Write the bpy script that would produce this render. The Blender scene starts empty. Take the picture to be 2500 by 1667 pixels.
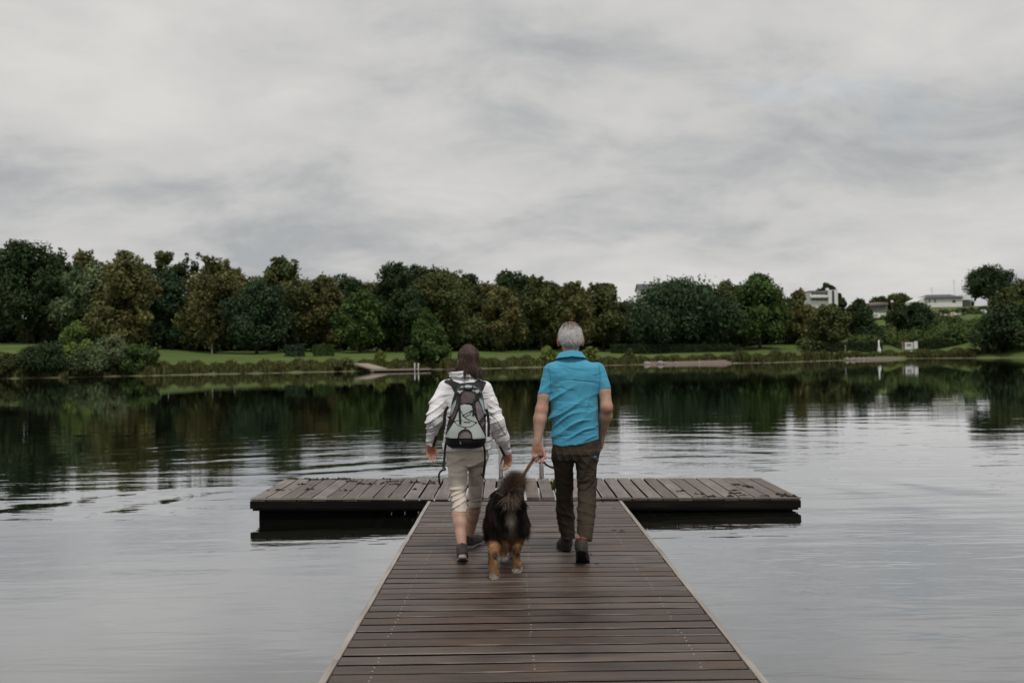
import bpy, bmesh, math, random
import numpy as np
from mathutils import Matrix, Vector, Euler

scene = bpy.context.scene
COL = scene.collection

# ------------------------------------------------------------------ camera
F_PX, CX, CY = 2430.0, 1250.0, 833.5
CAM_H = 1.69
PITCH, ROLL = math.radians(0.813), math.radians(-1.0)
cam_data = bpy.data.cameras.new('camera')
cam_data.sensor_width = 36.0
cam_data.lens = 35.0
cam_data.clip_start = 0.05
cam_data.clip_end = 6000
cam_data.dof.use_dof = True
cam_data.dof.focus_distance = 7.6
cam_data.dof.aperture_fstop = 2.8
cam = bpy.data.objects.new('camera', cam_data)
COL.objects.link(cam)
CAM_R = Matrix.Rotation(math.pi / 2 + PITCH, 3, 'X') @ Matrix.Rotation(ROLL, 3, 'Z')
cam.matrix_world = Matrix.Translation((0, 0, CAM_H)) @ CAM_R.to_4x4()
scene.camera = cam

def P(px, py, Y):
    """point at depth Y (metres ahead) seen at photo pixel px,py"""
    d = CAM_R @ Vector(((px - CX) / F_PX, -(py - CY) / F_PX, -1.0))
    return Vector((d.x / d.y * Y, Y, CAM_H + d.z / d.y * Y))

# ------------------------------------------------------------------ world, sun, exposure
SUN_EL, SUN_AZ = math.radians(63), math.radians(168)     # azimuth: from +Y clockwise, behind the camera
world = bpy.data.worlds.new('World')
scene.world = world
world.use_nodes = True
wn, wl = world.node_tree.nodes, world.node_tree.links
wn.clear()
def N(nodes, t, **kw):
    n = nodes.new(t)
    for k, v in kw.items():
        if k in n.inputs.keys():
            n.inputs[k].default_value = v
        else:
            setattr(n, k, v)
    return n
w_out = N(wn, 'ShaderNodeOutputWorld')
w_bg = N(wn, 'ShaderNodeBackground', Strength=0.13)
w_bg2 = N(wn, 'ShaderNodeBackground', Strength=1.0)
w_mix = N(wn, 'ShaderNodeMixShader')
sky = N(wn, 'ShaderNodeTexSky')
sky.sky_type = 'NISHITA'
sky.sun_disc = False
sky.sun_elevation = SUN_EL
sky.sun_rotation = SUN_AZ
sky.air_density = 1.4
sky.dust_density = 3.0
wl.new(sky.outputs[0], w_bg.inputs['Color'])
tc = N(wn, 'ShaderNodeTexCoord')
sep = N(wn, 'ShaderNodeSeparateXYZ')
wl.new(tc.outputs['Generated'], sep.inputs[0])
def wmath(op, a, b=None, c=None):
    n = N(wn, 'ShaderNodeMath', operation=op)
    for i, v in enumerate((a, b, c)):
        if v is None: continue
        if isinstance(v, (int, float)): n.inputs[i].default_value = v
        else: wl.new(v, n.inputs[i])
    return n.outputs[0]
zc = wmath('ADD', wmath('MAXIMUM', sep.outputs['Z'], 0.0), 0.30)
u = wmath('DIVIDE', sep.outputs['X'], zc)
v = wmath('DIVIDE', sep.outputs['Y'], zc)
comb = N(wn, 'ShaderNodeCombineXYZ')
wl.new(u, comb.inputs[0]); wl.new(v, comb.inputs[1])
def wnoise(scale, detail, rough, dist, off, stretch=(1, 1, 1)):
    mp = N(wn, 'ShaderNodeMapping')
    mp.inputs['Location'].default_value = off
    mp.inputs['Scale'].default_value = stretch
    wl.new(comb.outputs[0], mp.inputs[0])
    n = N(wn, 'ShaderNodeTexNoise', Scale=scale, Detail=detail, Roughness=rough, Distortion=dist * 0.4)
    wl.new(mp.outputs[0], n.inputs['Vector'])
    return n.outputs['Fac']
n1 = wnoise(1.35, 5.0, 0.50, 0.35, (3.1, 7.7, 0), (1.0, 1.15, 1))
n2 = wnoise(3.6, 8.0, 0.60, 0.9, (11.3, 2.9, 0), (1.0, 1.2, 1))
nm = wmath('ADD', wmath('MULTIPLY', n1, 0.62), wmath('MULTIPLY', n2, 0.38))
ramp = N(wn, 'ShaderNodeValToRGB')
wl.new(nm, ramp.inputs[0])
e = ramp.color_ramp.elements
e[0].position, e[0].color = 0.39, (0.345, 0.356, 0.366, 1)
e[1].position, e[1].color = 0.645, (0.580, 0.570, 0.554, 1)
e2 = e.new(0.50); e2.color = (0.485, 0.482, 0.475, 1)
wl.new(ramp.outputs[0], w_bg2.inputs['Color'])
n3 = wnoise(1.7, 5.0, 0.55, 0.5, (27.4, 9.1, 0), (0.6, 1.0, 1))
gap = N(wn, 'ShaderNodeMapRange'); gap.clamp = True
wl.new(n3, gap.inputs['Value'])
gap.inputs['From Min'].default_value = 0.25; gap.inputs['From Max'].default_value = 0.37
gap.inputs['To Min'].default_value = 0.62; gap.inputs['To Max'].default_value = 1.0
wl.new(gap.outputs[0], w_mix.inputs[0])
wl.new(w_bg.outputs[0], w_mix.inputs[1]); wl.new(w_bg2.outputs[0], w_mix.inputs[2])
wl.new(w_mix.outputs[0], w_out.inputs[0])

sun_data = bpy.data.lights.new('sun', 'SUN')
sun_data.energy = 1.5
sun_data.angle = math.radians(10)
sun_data.color = (1.0, 0.95, 0.88)
sun = bpy.data.objects.new('sun', sun_data)
COL.objects.link(sun)
_sd = Vector((math.sin(SUN_AZ) * math.cos(SUN_EL), math.cos(SUN_AZ) * math.cos(SUN_EL), math.sin(SUN_EL)))
sun.rotation_euler = _sd.to_track_quat('Z', 'Y').to_euler()
sun.location = (0, -5, 30)

scene.view_settings.view_transform = 'Standard'
scene.view_settings.look = 'None'
scene.view_settings.exposure = 0.25
scene.view_settings.gamma = 1.0
scene.render.engine = 'CYCLES'
scene.cycles.use_denoising = True
scene.cycles.max_bounces = 6
scene.cycles.diffuse_bounces = 3
scene.cycles.glossy_bounces = 3
scene.cycles.caustics_reflective = False
scene.cycles.caustics_refractive = False

# ------------------------------------------------------------------ helpers
def tag(o, label=None, cat=None, group=None, kind=None):
    if label: o['label'] = label
    if cat: o['category'] = cat
    if group: o['group'] = group
    if kind: o['kind'] = kind
    return o

def empty(name, loc=(0, 0, 0), label=None, cat=None, group=None, rot=(0, 0, 0)):
    o = bpy.data.objects.new(name, None)
    o.empty_display_size = 0.2
    COL.objects.link(o)
    o.location = loc
    o.rotation_euler = rot
    return tag(o, label, cat, group)

def link(name, me, mat=None, parent=None, loc=None, rot=None, kind=None):
    o = bpy.data.objects.new(name, me)
    COL.objects.link(o)
    if mat is not None and len(me.materials) == 0:
        me.materials.append(mat)
    if parent is not None: o.parent = parent
    if loc is not None: o.location = loc
    if rot is not None: o.rotation_euler = rot
    if kind: o['kind'] = kind
    return o

def mesh_np(name, V, Fc, smooth=False, col=None, mat_idx=None):
    """V (n,3); Fc (m,k) ndarray or list of ndarrays with constant k each"""
    V = np.asarray(V, dtype=np.float32)
    if not isinstance(Fc, (list, tuple)): Fc = [Fc]
    Fc = [np.asarray(f, dtype=np.int32) for f in Fc if len(f)]
    me = bpy.data.meshes.new(name)
    me.vertices.add(len(V))
    me.vertices.foreach_set('co', V.ravel())
    loops = np.concatenate([f.ravel() for f in Fc])
    sizes = np.concatenate([np.full(len(f), f.shape[1], dtype=np.int32) for f in Fc])
    starts = np.concatenate([[0], np.cumsum(sizes)[:-1]]).astype(np.int32)
    me.loops.add(len(loops))
    me.loops.foreach_set('vertex_index', loops)
    me.polygons.add(len(sizes))
    me.polygons.foreach_set('loop_start', starts)
    me.polygons.foreach_set('loop_total', sizes)
    if smooth:
        me.polygons.foreach_set('use_smooth', np.ones(len(sizes), dtype=bool))
    if col is not None:
        a = me.color_attributes.new('col', 'FLOAT_COLOR', 'POINT')
        c = np.ones((len(V), 4), dtype=np.float32)
        c[:, :3] = col
        a.data.foreach_set('color', c.ravel())
    me.update()
    me.validate()
    return me

class MB:
    """collects boxes, tubes and polygons for ONE mesh"""
    def __init__(s): s.V = []; s.F = []
    def add(s, verts, faces):
        b = len(s.V)
        s.V += [tuple(v) for v in verts]
        s.F += [tuple(i + b for i in f) for f in faces]
    def box(s, c, size, rot=None, bevel=0.0):
        hx, hy, hz = size[0] / 2, size[1] / 2, size[2] / 2
        c = Vector(c)
        if bevel <= 0:
            vs = [Vector((x, y, z)) for x in (-hx, hx) for y in (-hy, hy) for z in (-hz, hz)]
            fs = [(0, 1, 3, 2), (4, 6, 7, 5), (0, 4, 5, 1), (2, 3, 7, 6), (0, 2, 6, 4), (1, 5, 7, 3)]
        else:
            bm = bmesh.new()
            bmesh.ops.create_cube(bm, size=1.0)
            for v_ in bm.verts: v_.co = Vector((v_.co.x * size[0], v_.co.y * size[1], v_.co.z * size[2]))
            bmesh.ops.bevel(bm, geom=bm.edges[:], offset=bevel, segments=2, profile=0.6, affect='EDGES')
            bm.verts.index_update()
            vs = [v_.co.copy() for v_ in bm.verts]
            fs = [tuple(v_.index for v_ in f.verts) for f in bm.faces]
            bm.free()
        if rot is not None:
            vs = [rot @ v_ for v_ in vs]
        s.add([v_ + c for v_ in vs], fs)
    def tube(s, pts, r, seg=8, cap=True, flat=None):
        """round tube (or flat ribbon: flat=(width, thick, up))"""
        pts = [Vector(p) for p in pts]
        n = len(pts)
        rr = r if isinstance(r, (list, tuple)) else [r] * n
        verts, faces = [], []
        up = Vector((0, 0, 1))
        prev = None
        for i, p in enumerate(pts):
            t = (pts[min(i + 1, n - 1)] - pts[max(i - 1, 0)])
            if t.length < 1e-9: t = Vector((0, 0, 1))
            t.normalize()
            ref = prev if prev is not None else (Vector((1, 0, 0)) if abs(t.z) > 0.9 else up)
            if flat is not None: ref = Vector(flat[2])
            b = t.cross(ref)
            if b.length < 1e-6: b = t.cross(Vector((1, 0.1, 0.2)))
            b.normalize()
            nn = b.cross(t).normalized()
            prev = nn
            for k in range(seg):
                a = 2 * math.pi * (k + 0.5) / seg
                if flat is not None:
                    verts.append(p + b * (math.copysign(1, math.cos(a)) * flat[0] / 2) + nn * (math.copysign(1, math.sin(a)) * flat[1] / 2))
                else:
                    verts.append(p + (b * math.cos(a) + nn * math.sin(a)) * rr[i])
        for i in range(n - 1):
            for k in range(seg):
                k2 = (k + 1) % seg
                faces.append((i * seg + k, i * seg + k2, (i + 1) * seg + k2, (i + 1) * seg + k))
        if cap:
            faces.append(tuple(reversed(range(seg))))
            faces.append(tuple((n - 1) * seg + k for k in range(seg)))
        s.add(verts, faces)
    def ribbon(s, pts, w, th, up): s.tube(pts, 0, seg=4, flat=(w, th, up))
    def prism(s, poly, y0, y1):
        """polygon in xz extruded along y"""
        n = len(poly)
        vs = [(x, y0, z) for x, z in poly] + [(x, y1, z) for x, z in poly]
        fs = [tuple(range(n)), tuple(reversed(range(n, 2 * n)))]
        fs += [(i, i + n, (i + 1) % n + n, (i + 1) % n) for i in range(n)]
        s.add(vs, fs)
    def mesh(s, name, smooth=False):
        me = bpy.data.meshes.new(name)
        me.from_pydata(s.V, [], s.F)
        me.update()
        bm = bmesh.new(); bm.from_mesh(me)
        bmesh.ops.recalc_face_normals(bm, faces=bm.faces[:])
        bm.to_mesh(me); bm.free()
        if smooth:
            me.polygons.foreach_set('use_smooth', np.ones(len(me.polygons), dtype=bool))
        return me
    def build(s, name, mat, parent=None, smooth=False, loc=None, rot=None, kind=None):
        return link(name, s.mesh(name, smooth), mat, parent, loc, rot, kind)

# ------------------------------------------------------------------ materials
def new_mat(name):
    m = bpy.data.materials.new(name)
    m.use_nodes = True
    nt = m.node_tree
    b = nt.nodes['Principled BSDF']
    return m, nt.nodes, nt.links, b

def simple(name, col, rough=0.7, metal=0.0, var=0.15, scale=8.0, bump=0.0, bscale=60.0, spec=0.3, sheen=0.0, crease=0.0, cdir=(0, 0, 0), cscale=(5, 5, 13)):
    m, n, l, b = new_mat(name)
    tcn = n.new('ShaderNodeTexCoord')
    no = N(n, 'ShaderNodeTexNoise', Scale=scale, Detail=5.0, Roughness=0.6)
    l.new(tcn.outputs['Object'], no.inputs['Vector'])
    r = n.new('ShaderNodeValToRGB')
    l.new(no.outputs['Fac'], r.inputs[0])
    r.color_ramp.elements[0].position = 0.3
    r.color_ramp.elements[1].position = 0.7
    r.color_ramp.elements[0].color = tuple(c * (1 - var) for c in col) + (1,)
    r.color_ramp.elements[1].color = tuple(min(1, c * (1 + var)) for c in col) + (1,)
    l.new(r.outputs[0], b.inputs['Base Color'])
    b.inputs['Roughness'].default_value = rough
    b.inputs['Metallic'].default_value = metal
    b.inputs['Specular IOR Level'].default_value = spec
    if sheen: b.inputs['Sheen Weight'].default_value = sheen
    if bump > 0:
        nb = N(n, 'ShaderNodeTexNoise', Scale=bscale, Detail=4.0, Roughness=0.6)
        l.new(tcn.outputs['Object'], nb.inputs['Vector'])
        bp = N(n, 'ShaderNodeBump', Strength=bump, Distance=0.01)
        l.new(nb.outputs['Fac'], bp.inputs['Height'])
        l.new(bp.outputs[0], b.inputs['Normal'])
        if crease > 0:
            # sharp small creases of worn cloth: the zero lines of a stretched noise
            mp = n.new('ShaderNodeMapping'); mp.inputs['Scale'].default_value = cscale; mp.inputs['Rotation'].default_value = cdir
            l.new(tcn.outputs['Object'], mp.inputs[0])
            nc = N(n, 'ShaderNodeTexNoise', Scale=1.0, Detail=2.5, Roughness=0.5, Distortion=0.6)
            l.new(mp.outputs[0], nc.inputs['Vector'])
            sb = n.new('ShaderNodeMath'); sb.operation = 'SUBTRACT'; l.new(nc.outputs['Fac'], sb.inputs[0]); sb.inputs[1].default_value = 0.5
            ab = n.new('ShaderNodeMath'); ab.operation = 'ABSOLUTE'; l.new(sb.outputs[0], ab.inputs[0])
            rg = n.new('ShaderNodeMapRange'); rg.interpolation_type = 'SMOOTHSTEP'; l.new(ab.outputs[0], rg.inputs['Value'])
            rg.inputs['From Min'].default_value = 0.0; rg.inputs['From Max'].default_value = 0.10
            b2 = N(n, 'ShaderNodeBump', Strength=1.0, Distance=crease)
            l.new(rg.outputs[0], b2.inputs['Height']); l.new(bp.outputs[0], b2.inputs['Normal'])
            l.new(b2.outputs[0], b.inputs['Normal'])
    return m

def attr_mat(name, rough=0.75, spec=0.2, transl=0.0, tint=(1, 1, 1)):
    m, n, l, b = new_mat(name)
    at = n.new('ShaderNodeAttribute'); at.attribute_name = 'col'
    mx = n.new('ShaderNodeMix'); mx.data_type = 'RGBA'; mx.blend_type = 'MULTIPLY'
    mx.inputs['Factor'].default_value = 1.0
    l.new(at.outputs['Color'], mx.inputs['A'])
    mx.inputs['B'].default_value = tint + (1,)
    l.new(mx.outputs['Result'], b.inputs['Base Color'])
    b.inputs['Roughness'].default_value = rough
    b.inputs['Specular IOR Level'].default_value = spec
    if transl > 0:
        tr = n.new('ShaderNodeBsdfTranslucent')
        l.new(mx.outputs['Result'], tr.inputs['Color'])
        ms = n.new('ShaderNodeMixShader'); ms.inputs[0].default_value = transl
        l.new(b.outputs[0], ms.inputs[1]); l.new(tr.outputs[0], ms.inputs[2])
        l.new(ms.outputs[0], n['Material Output'].inputs['Surface'])
    return m

def wood(name, c0, c1, axis, worn=(0.35, 0.31, 0.28), width=0.14, worn_amt=0.6, rough=0.55, spec=0.35):
    """plank wood: grain along local axis 'X' or 'Y', colour shift per object, worn edges"""
    m, n, l, b = new_mat(name)
    tcn = n.new('ShaderNodeTexCoord')
    oi = n.new('ShaderNodeObjectInfo')
    add = n.new('ShaderNodeVectorMath'); add.operation = 'MULTIPLY_ADD'
    l.new(oi.outputs['Random'], add.inputs[0])
    add.inputs[1].default_value = (37.0, 53.0, 11.0)
    l.new(tcn.outputs['Object'], add.inputs[2])
    def mapped(sx, sy):
        mp = n.new('ShaderNodeMapping')
        mp.inputs['Scale'].default_value = (sx, sy, sy) if axis == 'X' else (sy, sx, sy)
        l.new(add.outputs[0], mp.inputs[0])
        return mp.outputs[0]
    g1 = N(n, 'ShaderNodeTexNoise', Scale=1.0, Detail=6.0, Roughness=0.62, Distortion=0.3)
    l.new(mapped(1.6, 34.0), g1.inputs['Vector'])
    g2 = N(n, 'ShaderNodeTexNoise', Scale=1.0, Detail=4.0, Roughness=0.55)
    l.new(mapped(2.2, 3.5), g2.inputs['Vector'])
    g3 = N(n, 'ShaderNodeTexNoise', Scale=1.0, Detail=3.0, Roughness=0.6)
    l.new(mapped(5.0, 140.0), g3.inputs['Vector'])
    def ma(op, a, c, d=None):
        q = n.new('ShaderNodeMath'); q.operation = op
        for i, x in enumerate((a, c, d)):
            if x is None: continue
            if isinstance(x, (int, float)): q.inputs[i].default_value = x
            else: l.new(x, q.inputs[i])
        return q.outputs[0]
    f = ma('ADD', ma('MULTIPLY', g1.outputs['Fac'], 0.5), ma('MULTIPLY', g2.outputs['Fac'], 0.5))
    r = n.new('ShaderNodeValToRGB')
    l.new(f, r.inputs[0])
    r.color_ramp.elements[0].position = 0.36; r.color_ramp.elements[1].position = 0.66
    r.color_ramp.elements[0].color = c0 + (1,); r.color_ramp.elements[1].color = c1 + (1,)
    hsv = n.new('ShaderNodeHueSaturation')
    l.new(r.outputs[0], hsv.inputs['Color'])
    mr = n.new('ShaderNodeMapRange')
    l.new(oi.outputs['Random'], mr.inputs['Value'])
    mr.inputs['To Min'].default_value = 0.72; mr.inputs['To Max'].default_value = 1.28
    l.new(mr.outputs[0], hsv.inputs['Value'])
    ms = n.new('ShaderNodeMath'); ms.operation = 'MULTIPLY_ADD'
    l.new(oi.outputs['Random'], ms.inputs[0]); ms.inputs[1].default_value = -0.5; ms.inputs[2].default_value = 1.2
    l.new(ms.outputs[0], hsv.inputs['Saturation'])
    # worn pale edges
    sp = n.new('ShaderNodeSeparateXYZ'); l.new(tcn.outputs['Object'], sp.inputs[0])
    cr = ma('ABSOLUTE', sp.outputs['Y' if axis == 'X' else 'X'], 0.0)
    ed = n.new('ShaderNodeMapRange'); l.new(cr, ed.inputs['Value'])
    ed.inputs['From Min'].default_value = width / 2 - 0.011; ed.inputs['From Max'].default_value = width / 2 - 0.002
    g4 = N(n, 'ShaderNodeTexNoise', Scale=1.0, Detail=3.0, Roughness=0.6)
    l.new(mapped(1.3, 6.0), g4.inputs['Vector'])
    gr = n.new('ShaderNodeMapRange'); l.new(g4.outputs['Fac'], gr.inputs['Value'])
    gr.inputs['From Min'].default_value = 0.50; gr.inputs['From Max'].default_value = 0.62
    wf = ma('MULTIPLY', ma('MULTIPLY', ed.outputs[0], gr.outputs[0]), worn_amt)
    mx = n.new('ShaderNodeMix'); mx.data_type = 'RGBA'
    l.new(wf, mx.inputs['Factor']); l.new(hsv.outputs[0], mx.inputs['A']); mx.inputs['B'].default_value = worn + (1,)
    l.new(mx.outputs['Result'], b.inputs['Base Color'])
    rr = n.new('ShaderNodeMapRange'); l.new(g2.outputs['Fac'], rr.inputs['Value'])
    rr.inputs['To Min'].default_value = rough - 0.2; rr.inputs['To Max'].default_value = rough + 0.25
    l.new(rr.outputs[0], b.inputs['Roughness'])
    b.inputs['Specular IOR Level'].default_value = spec
    bp = N(n, 'ShaderNodeBump', Strength=0.5, Distance=0.004)
    l.new(ma('ADD', g1.outputs['Fac'], ma('MULTIPLY', g3.outputs['Fac'], 0.5)), bp.inputs['Height'])
    l.new(bp.outputs[0], b.inputs['Normal'])
    return m

M = {}
M['deck'] = wood('deck_wood', (0.028, 0.0172, 0.0125), (0.122, 0.080, 0.060), 'X', width=0.1245, rough=0.46, spec=0.5, worn=(0.30, 0.26, 0.23), worn_amt=1.0)
M['pontoon_deck'] = wood('pontoon_wood', (0.082, 0.066, 0.055), (0.225, 0.188, 0.162), 'Y', width=0.1375, worn=(0.38, 0.35, 0.31), worn_amt=0.7)
M['kerb'] = wood('kerb_wood', (0.17, 0.145, 0.125), (0.34, 0.30, 0.265), 'Y', width=0.05, worn_amt=0.2)
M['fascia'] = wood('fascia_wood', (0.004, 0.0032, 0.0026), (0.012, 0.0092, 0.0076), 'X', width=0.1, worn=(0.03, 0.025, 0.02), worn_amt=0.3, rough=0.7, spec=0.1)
M['board_edge'] = simple('gap_shade_board_edge', (0.004, 0.0035, 0.003), 0.9, var=0.4, scale=20, spec=0.05)  # plank sides near black: the shade of the gaps painted into the colour
M['float'] = simple('black_float', (0.004, 0.004, 0.004), 0.8, var=0.3, spec=0.05)
M['steel'] = simple('brushed_steel', (0.48, 0.48, 0.47), 0.42, metal=0.6, var=0.1, scale=30)
M['screw'] = simple('screw_head', (0.62, 0.60, 0.57), 0.5, metal=0.2, var=0.1)
M['white_paint'] = simple('white_paint', (0.74, 0.74, 0.73), 0.6, var=0.06, scale=3)
M['leaf'] = attr_mat('foliage', 0.7, 0.15, 0.12)
M['reed'] = attr_mat('bank_grass', 0.8, 0.1, 0.2)
M['bark'] = simple('bark', (0.055, 0.042, 0.032), 0.9, var=0.35, scale=3.0, bump=0.6, bscale=12)
M['bark_pale'] = simple('pale_bark', (0.36, 0.34, 0.30), 0.85, var=0.3, scale=2.0)
# ------------------------------------------------------------------ terrain
rng = np.random.default_rng(7)
A_PX = np.array([0, 640, 1226, 1568, 1860, 2214, 2500.])
A_T = (A_PX - 1250) / F_PX
D_K = np.array([-30, -6, -1, 0, 1.5, 4, 15, 35, 60, 90, 130, 200, 400.])
Z_T = np.array([
    [-2.2, -.7, -.12, 0, .38, .95, 2.9, 4.7, 5.6, 6.4, 7.4, 9, 12],
    [-2.2, -.7, -.12, 0, .38, .85, 1.75, 2.75, 3.4, 4.2, 5.4, 8, 13],
    [-2.2, -.7, -.12, 0, .38, .75, 1.45, 2.25, 2.8, 3.8, 5.5, 9, 15],
    [-2.2, -.7, -.12, 0, .20, .55, 1.25, 1.9, 2.8, 4.5, 9.0, 16, 20],
    [-2.2, -.7, -.12, 0, .30, .60, 1.05, 1.7, 3.2, 6.0, 10.5, 14, 18],
    [-2.2, -.7, -.12, 0, .22, .60, 1.35, 4.6, 8.3, 12.0, 12.8, 14, 18],
    [-2.2, -.7, -.12, 0, .40, 1.0, 2.4, 5.2, 8.6, 12.0, 13.2, 15, 19]])
S_T = np.array([118, 127, 136, 149, 144, 171, 152.])

def shore_y(a):
    a = np.clip(a, A_T[0] - 0.25, A_T[-1] + 0.25)
    s = np.interp(a, A_T, S_T)
    return s + 0.9 * np.sin(a * 61 + 1.3) + 0.6 * np.sin(a * 143 + 0.4) + 0.35 * np.sin(a * 310)

def ground_z(X, Y):
    X = np.asarray(X, float); Y = np.asarray(Y, float)
    Ys = np.maximum(Y, 20.0)
    a = X / Ys
    d = Ys - shore_y(a)
    ac = np.clip(a, A_T[0], A_T[-1])
    prof = np.stack([np.interp(d, D_K, Z_T[i]) for i in range(len(A_T))])
    i = np.clip(np.searchsorted(A_T, ac) - 1, 0, len(A_T) - 2)
    t = (ac - A_T[i]) / (A_T[i + 1] - A_T[i])
    t = t * t * (3 - 2 * t)
    z0 = np.take_along_axis(prof, i[None], 0)[0]
    z1 = np.take_along_axis(prof, (i + 1)[None], 0)[0]
    z = z0 * (1 - t) + z1 * t
    z = z + np.where(d > 2, 0.10 * np.sin(X * 0.31) * np.sin(Y * 0.27 + 1), 0)
    # the near shore behind the camera and the far sides of the lake
    near = np.clip((-2.5 - Y) / 3.0, -0.35, 0.6)
    z = np.where(Y < 20, np.maximum(-2.2, np.where(Y < -1.5, near, -2.2)), z)
    return z

def gz(x, y): return float(ground_z(np.array([x]), np.array([y]))[0])

xs = np.unique(np.concatenate([np.linspace(-1500, -150, 28), np.linspace(-150, 170, 215), np.linspace(170, 1500, 28)]))
ys = np.unique(np.concatenate([np.linspace(-300, -8, 12), np.linspace(-8, 20, 15), np.linspace(20, 105, 10), np.linspace(105, 200, 130), np.linspace(200, 330, 40), np.linspace(330, 2500, 24)]))
GX, GY = np.meshgrid(xs, ys, indexing='ij')
GZ = ground_z(GX.ravel(), GY.ravel())
nx_, ny_ = len(xs), len(ys)
ii = np.arange(nx_ * ny_).reshape(nx_, ny_)
quads = np.stack([ii[:-1, :-1], ii[1:, :-1], ii[1:, 1:], ii[:-1, 1:]], -1).reshape(-1, 4)
me = mesh_np('ground', np.stack([GX.ravel(), GY.ravel(), GZ], 1), quads, smooth=True)

m, n, l, b = new_mat('meadow')
geo = n.new('ShaderNodeNewGeometry')
def nz(scale, det=4.0, sx=1, sy=1, rough=0.6):
    mp = n.new('ShaderNodeMapping'); mp.inputs['Scale'].default_value = (sx, sy, 1)
    l.new(geo.outputs['Position'], mp.inputs[0])
    q = N(n, 'ShaderNodeTexNoise', Scale=scale, Detail=det, Roughness=rough)
    l.new(mp.outputs[0], q.inputs['Vector']); return q.outputs['Fac']
r = n.new('ShaderNodeValToRGB'); l.new(nz(0.22, 6.0, 0.5, 1.6), r.inputs[0])
r.color_ramp.elements[0].position = 0.32; r.color_ramp.elements[1].position = 0.68
r.color_ramp.elements[0].color = (0.064, 0.100, 0.026, 1); r.color_ramp.elements[1].color = (0.108, 0.142, 0.042, 1)
sp = n.new('ShaderNodeSeparateXYZ'); l.new(geo.outputs['Position'], sp.inputs[0])
zn = n.new('ShaderNodeMath'); zn.operation = 'MULTIPLY_ADD'
l.new(nz(1.1, 4.0), zn.inputs[0]); zn.inputs[1].default_value = -0.35; l.new(sp.outputs['Z'], zn.inputs[2])
def gm(op, a, c):
    q = n.new('ShaderNodeMath'); q.operation = op
    for i_, x in enumerate((a, c)):
        if isinstance(x, (int, float)): q.inputs[i_].default_value = x
        else: l.new(x, q.inputs[i_])
    return q.outputs[0]
def window(x0, x1, e):
    q = n.new('ShaderNodeMapRange'); q.interpolation_type = 'SMOOTHSTEP'; l.new(sp.outputs['X'], q.inputs['Value'])
    q.inputs['From Min'].default_value = x0 - e; q.inputs['From Max'].default_value = x0 + e
    w_ = n.new('ShaderNodeMapRange'); w_.interpolation_type = 'SMOOTHSTEP'; l.new(sp.outputs['X'], w_.inputs['Value'])
    w_.inputs['From Min'].default_value = x1 - e; w_.inputs['From Max'].default_value = x1 + e
    return gm('SUBTRACT', q.outputs[0], w_.outputs[0])
# sand: a thin line everywhere, two real beaches
lift = gm('ADD', gm('MULTIPLY', window(19.5, 32.5, 1.0), 0.50), gm('MULTIPLY', window(55, 66, 2.0), 0.30))
zz_ = gm('SUBTRACT', zn.outputs[0], lift)
mr = n.new('ShaderNodeMapRange'); l.new(zz_, mr.inputs['Value'])
mr.inputs['From Min'].default_value = -0.15; mr.inputs['From Max'].default_value = -0.08
mx = n.new('ShaderNodeMix'); mx.data_type = 'RGBA'
l.new(mr.outputs[0], mx.inputs['Factor'])
r2 = n.new('ShaderNodeValToRGB'); l.new(nz(2.5, 4.0), r2.inputs[0])
r2.color_ramp.elements[0].color = (0.10, 0.08, 0.066, 1); r2.color_ramp.elements[1].color = (0.25, 0.195, 0.17, 1)
l.new(r2.outputs[0], mx.inputs['A']); l.new(r.outputs[0], mx.inputs['B'])
l.new(mx.outputs['Result'], b.inputs['Base Color'])
b.inputs['Roughness'].default_value = 0.9; b.inputs['Specular IOR Level'].default_value = 0.1
M['meadow'] = m
tag(link('ground', me, m), kind='structure')

# ------------------------------------------------------------------ water
m, n, l, b = new_mat('lake_water')
n.remove(b)
geo = n.new('ShaderNodeNewGeometry')
def pn(scale, sx, sy, det=3.0, rough=0.5, off=(0, 0, 0), rz=0.0, dist=0.0):
    mp = n.new('ShaderNodeMapping'); mp.inputs['Scale'].default_value = (sx, sy, 1); mp.inputs['Location'].default_value = off
    mp.inputs['Rotation'].default_value = (0, 0, rz)
    l.new(geo.outputs['Position'], mp.inputs[0])
    q = N(n, 'ShaderNodeTexNoise', Scale=scale, Detail=det, Roughness=rough, Distortion=dist)
    l.new(mp.outputs[0], q.inputs['Vector']); return q.outputs['Fac']
def mm(op, a, c=None, d=None):
    q = n.new('ShaderNodeMath'); q.operation = op
    for i, x in enumerate((a, c, d)):
        if x is None: continue
        if isinstance(x, (int, float)): q.inputs[i].default_value = x
        else: l.new(x, q.inputs[i])
    return q.outputs[0]
def mrange(x, a, c, t0=0.0, t1=1.0):
    q = n.new('ShaderNodeMapRange'); l.new(x, q.inputs['Value'])
    q.inputs['From Min'].default_value = a; q.inputs['From Max'].default_value = c
    q.inputs['To Min'].default_value = t0; q.inputs['To Max'].default_value = t1
    return q.outputs[0]
patch = mrange(pn(0.09, 0.55, 1.0, 3.0), 0.42, 0.60, 0.30, 1.0)          # ruffled and calm patches
swell = pn(1.0, 0.22, 0.95, 2.0, 0.4, (3, 9, 0), 0.06)
rip = pn(1.0, 0.9, 3.6, 3.0, 0.5, (7, 1, 0), -0.05, 0.3)
fine = pn(1.0, 4.5, 10.0, 2.0, 0.5, (1, 4, 0), 0.08)
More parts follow.
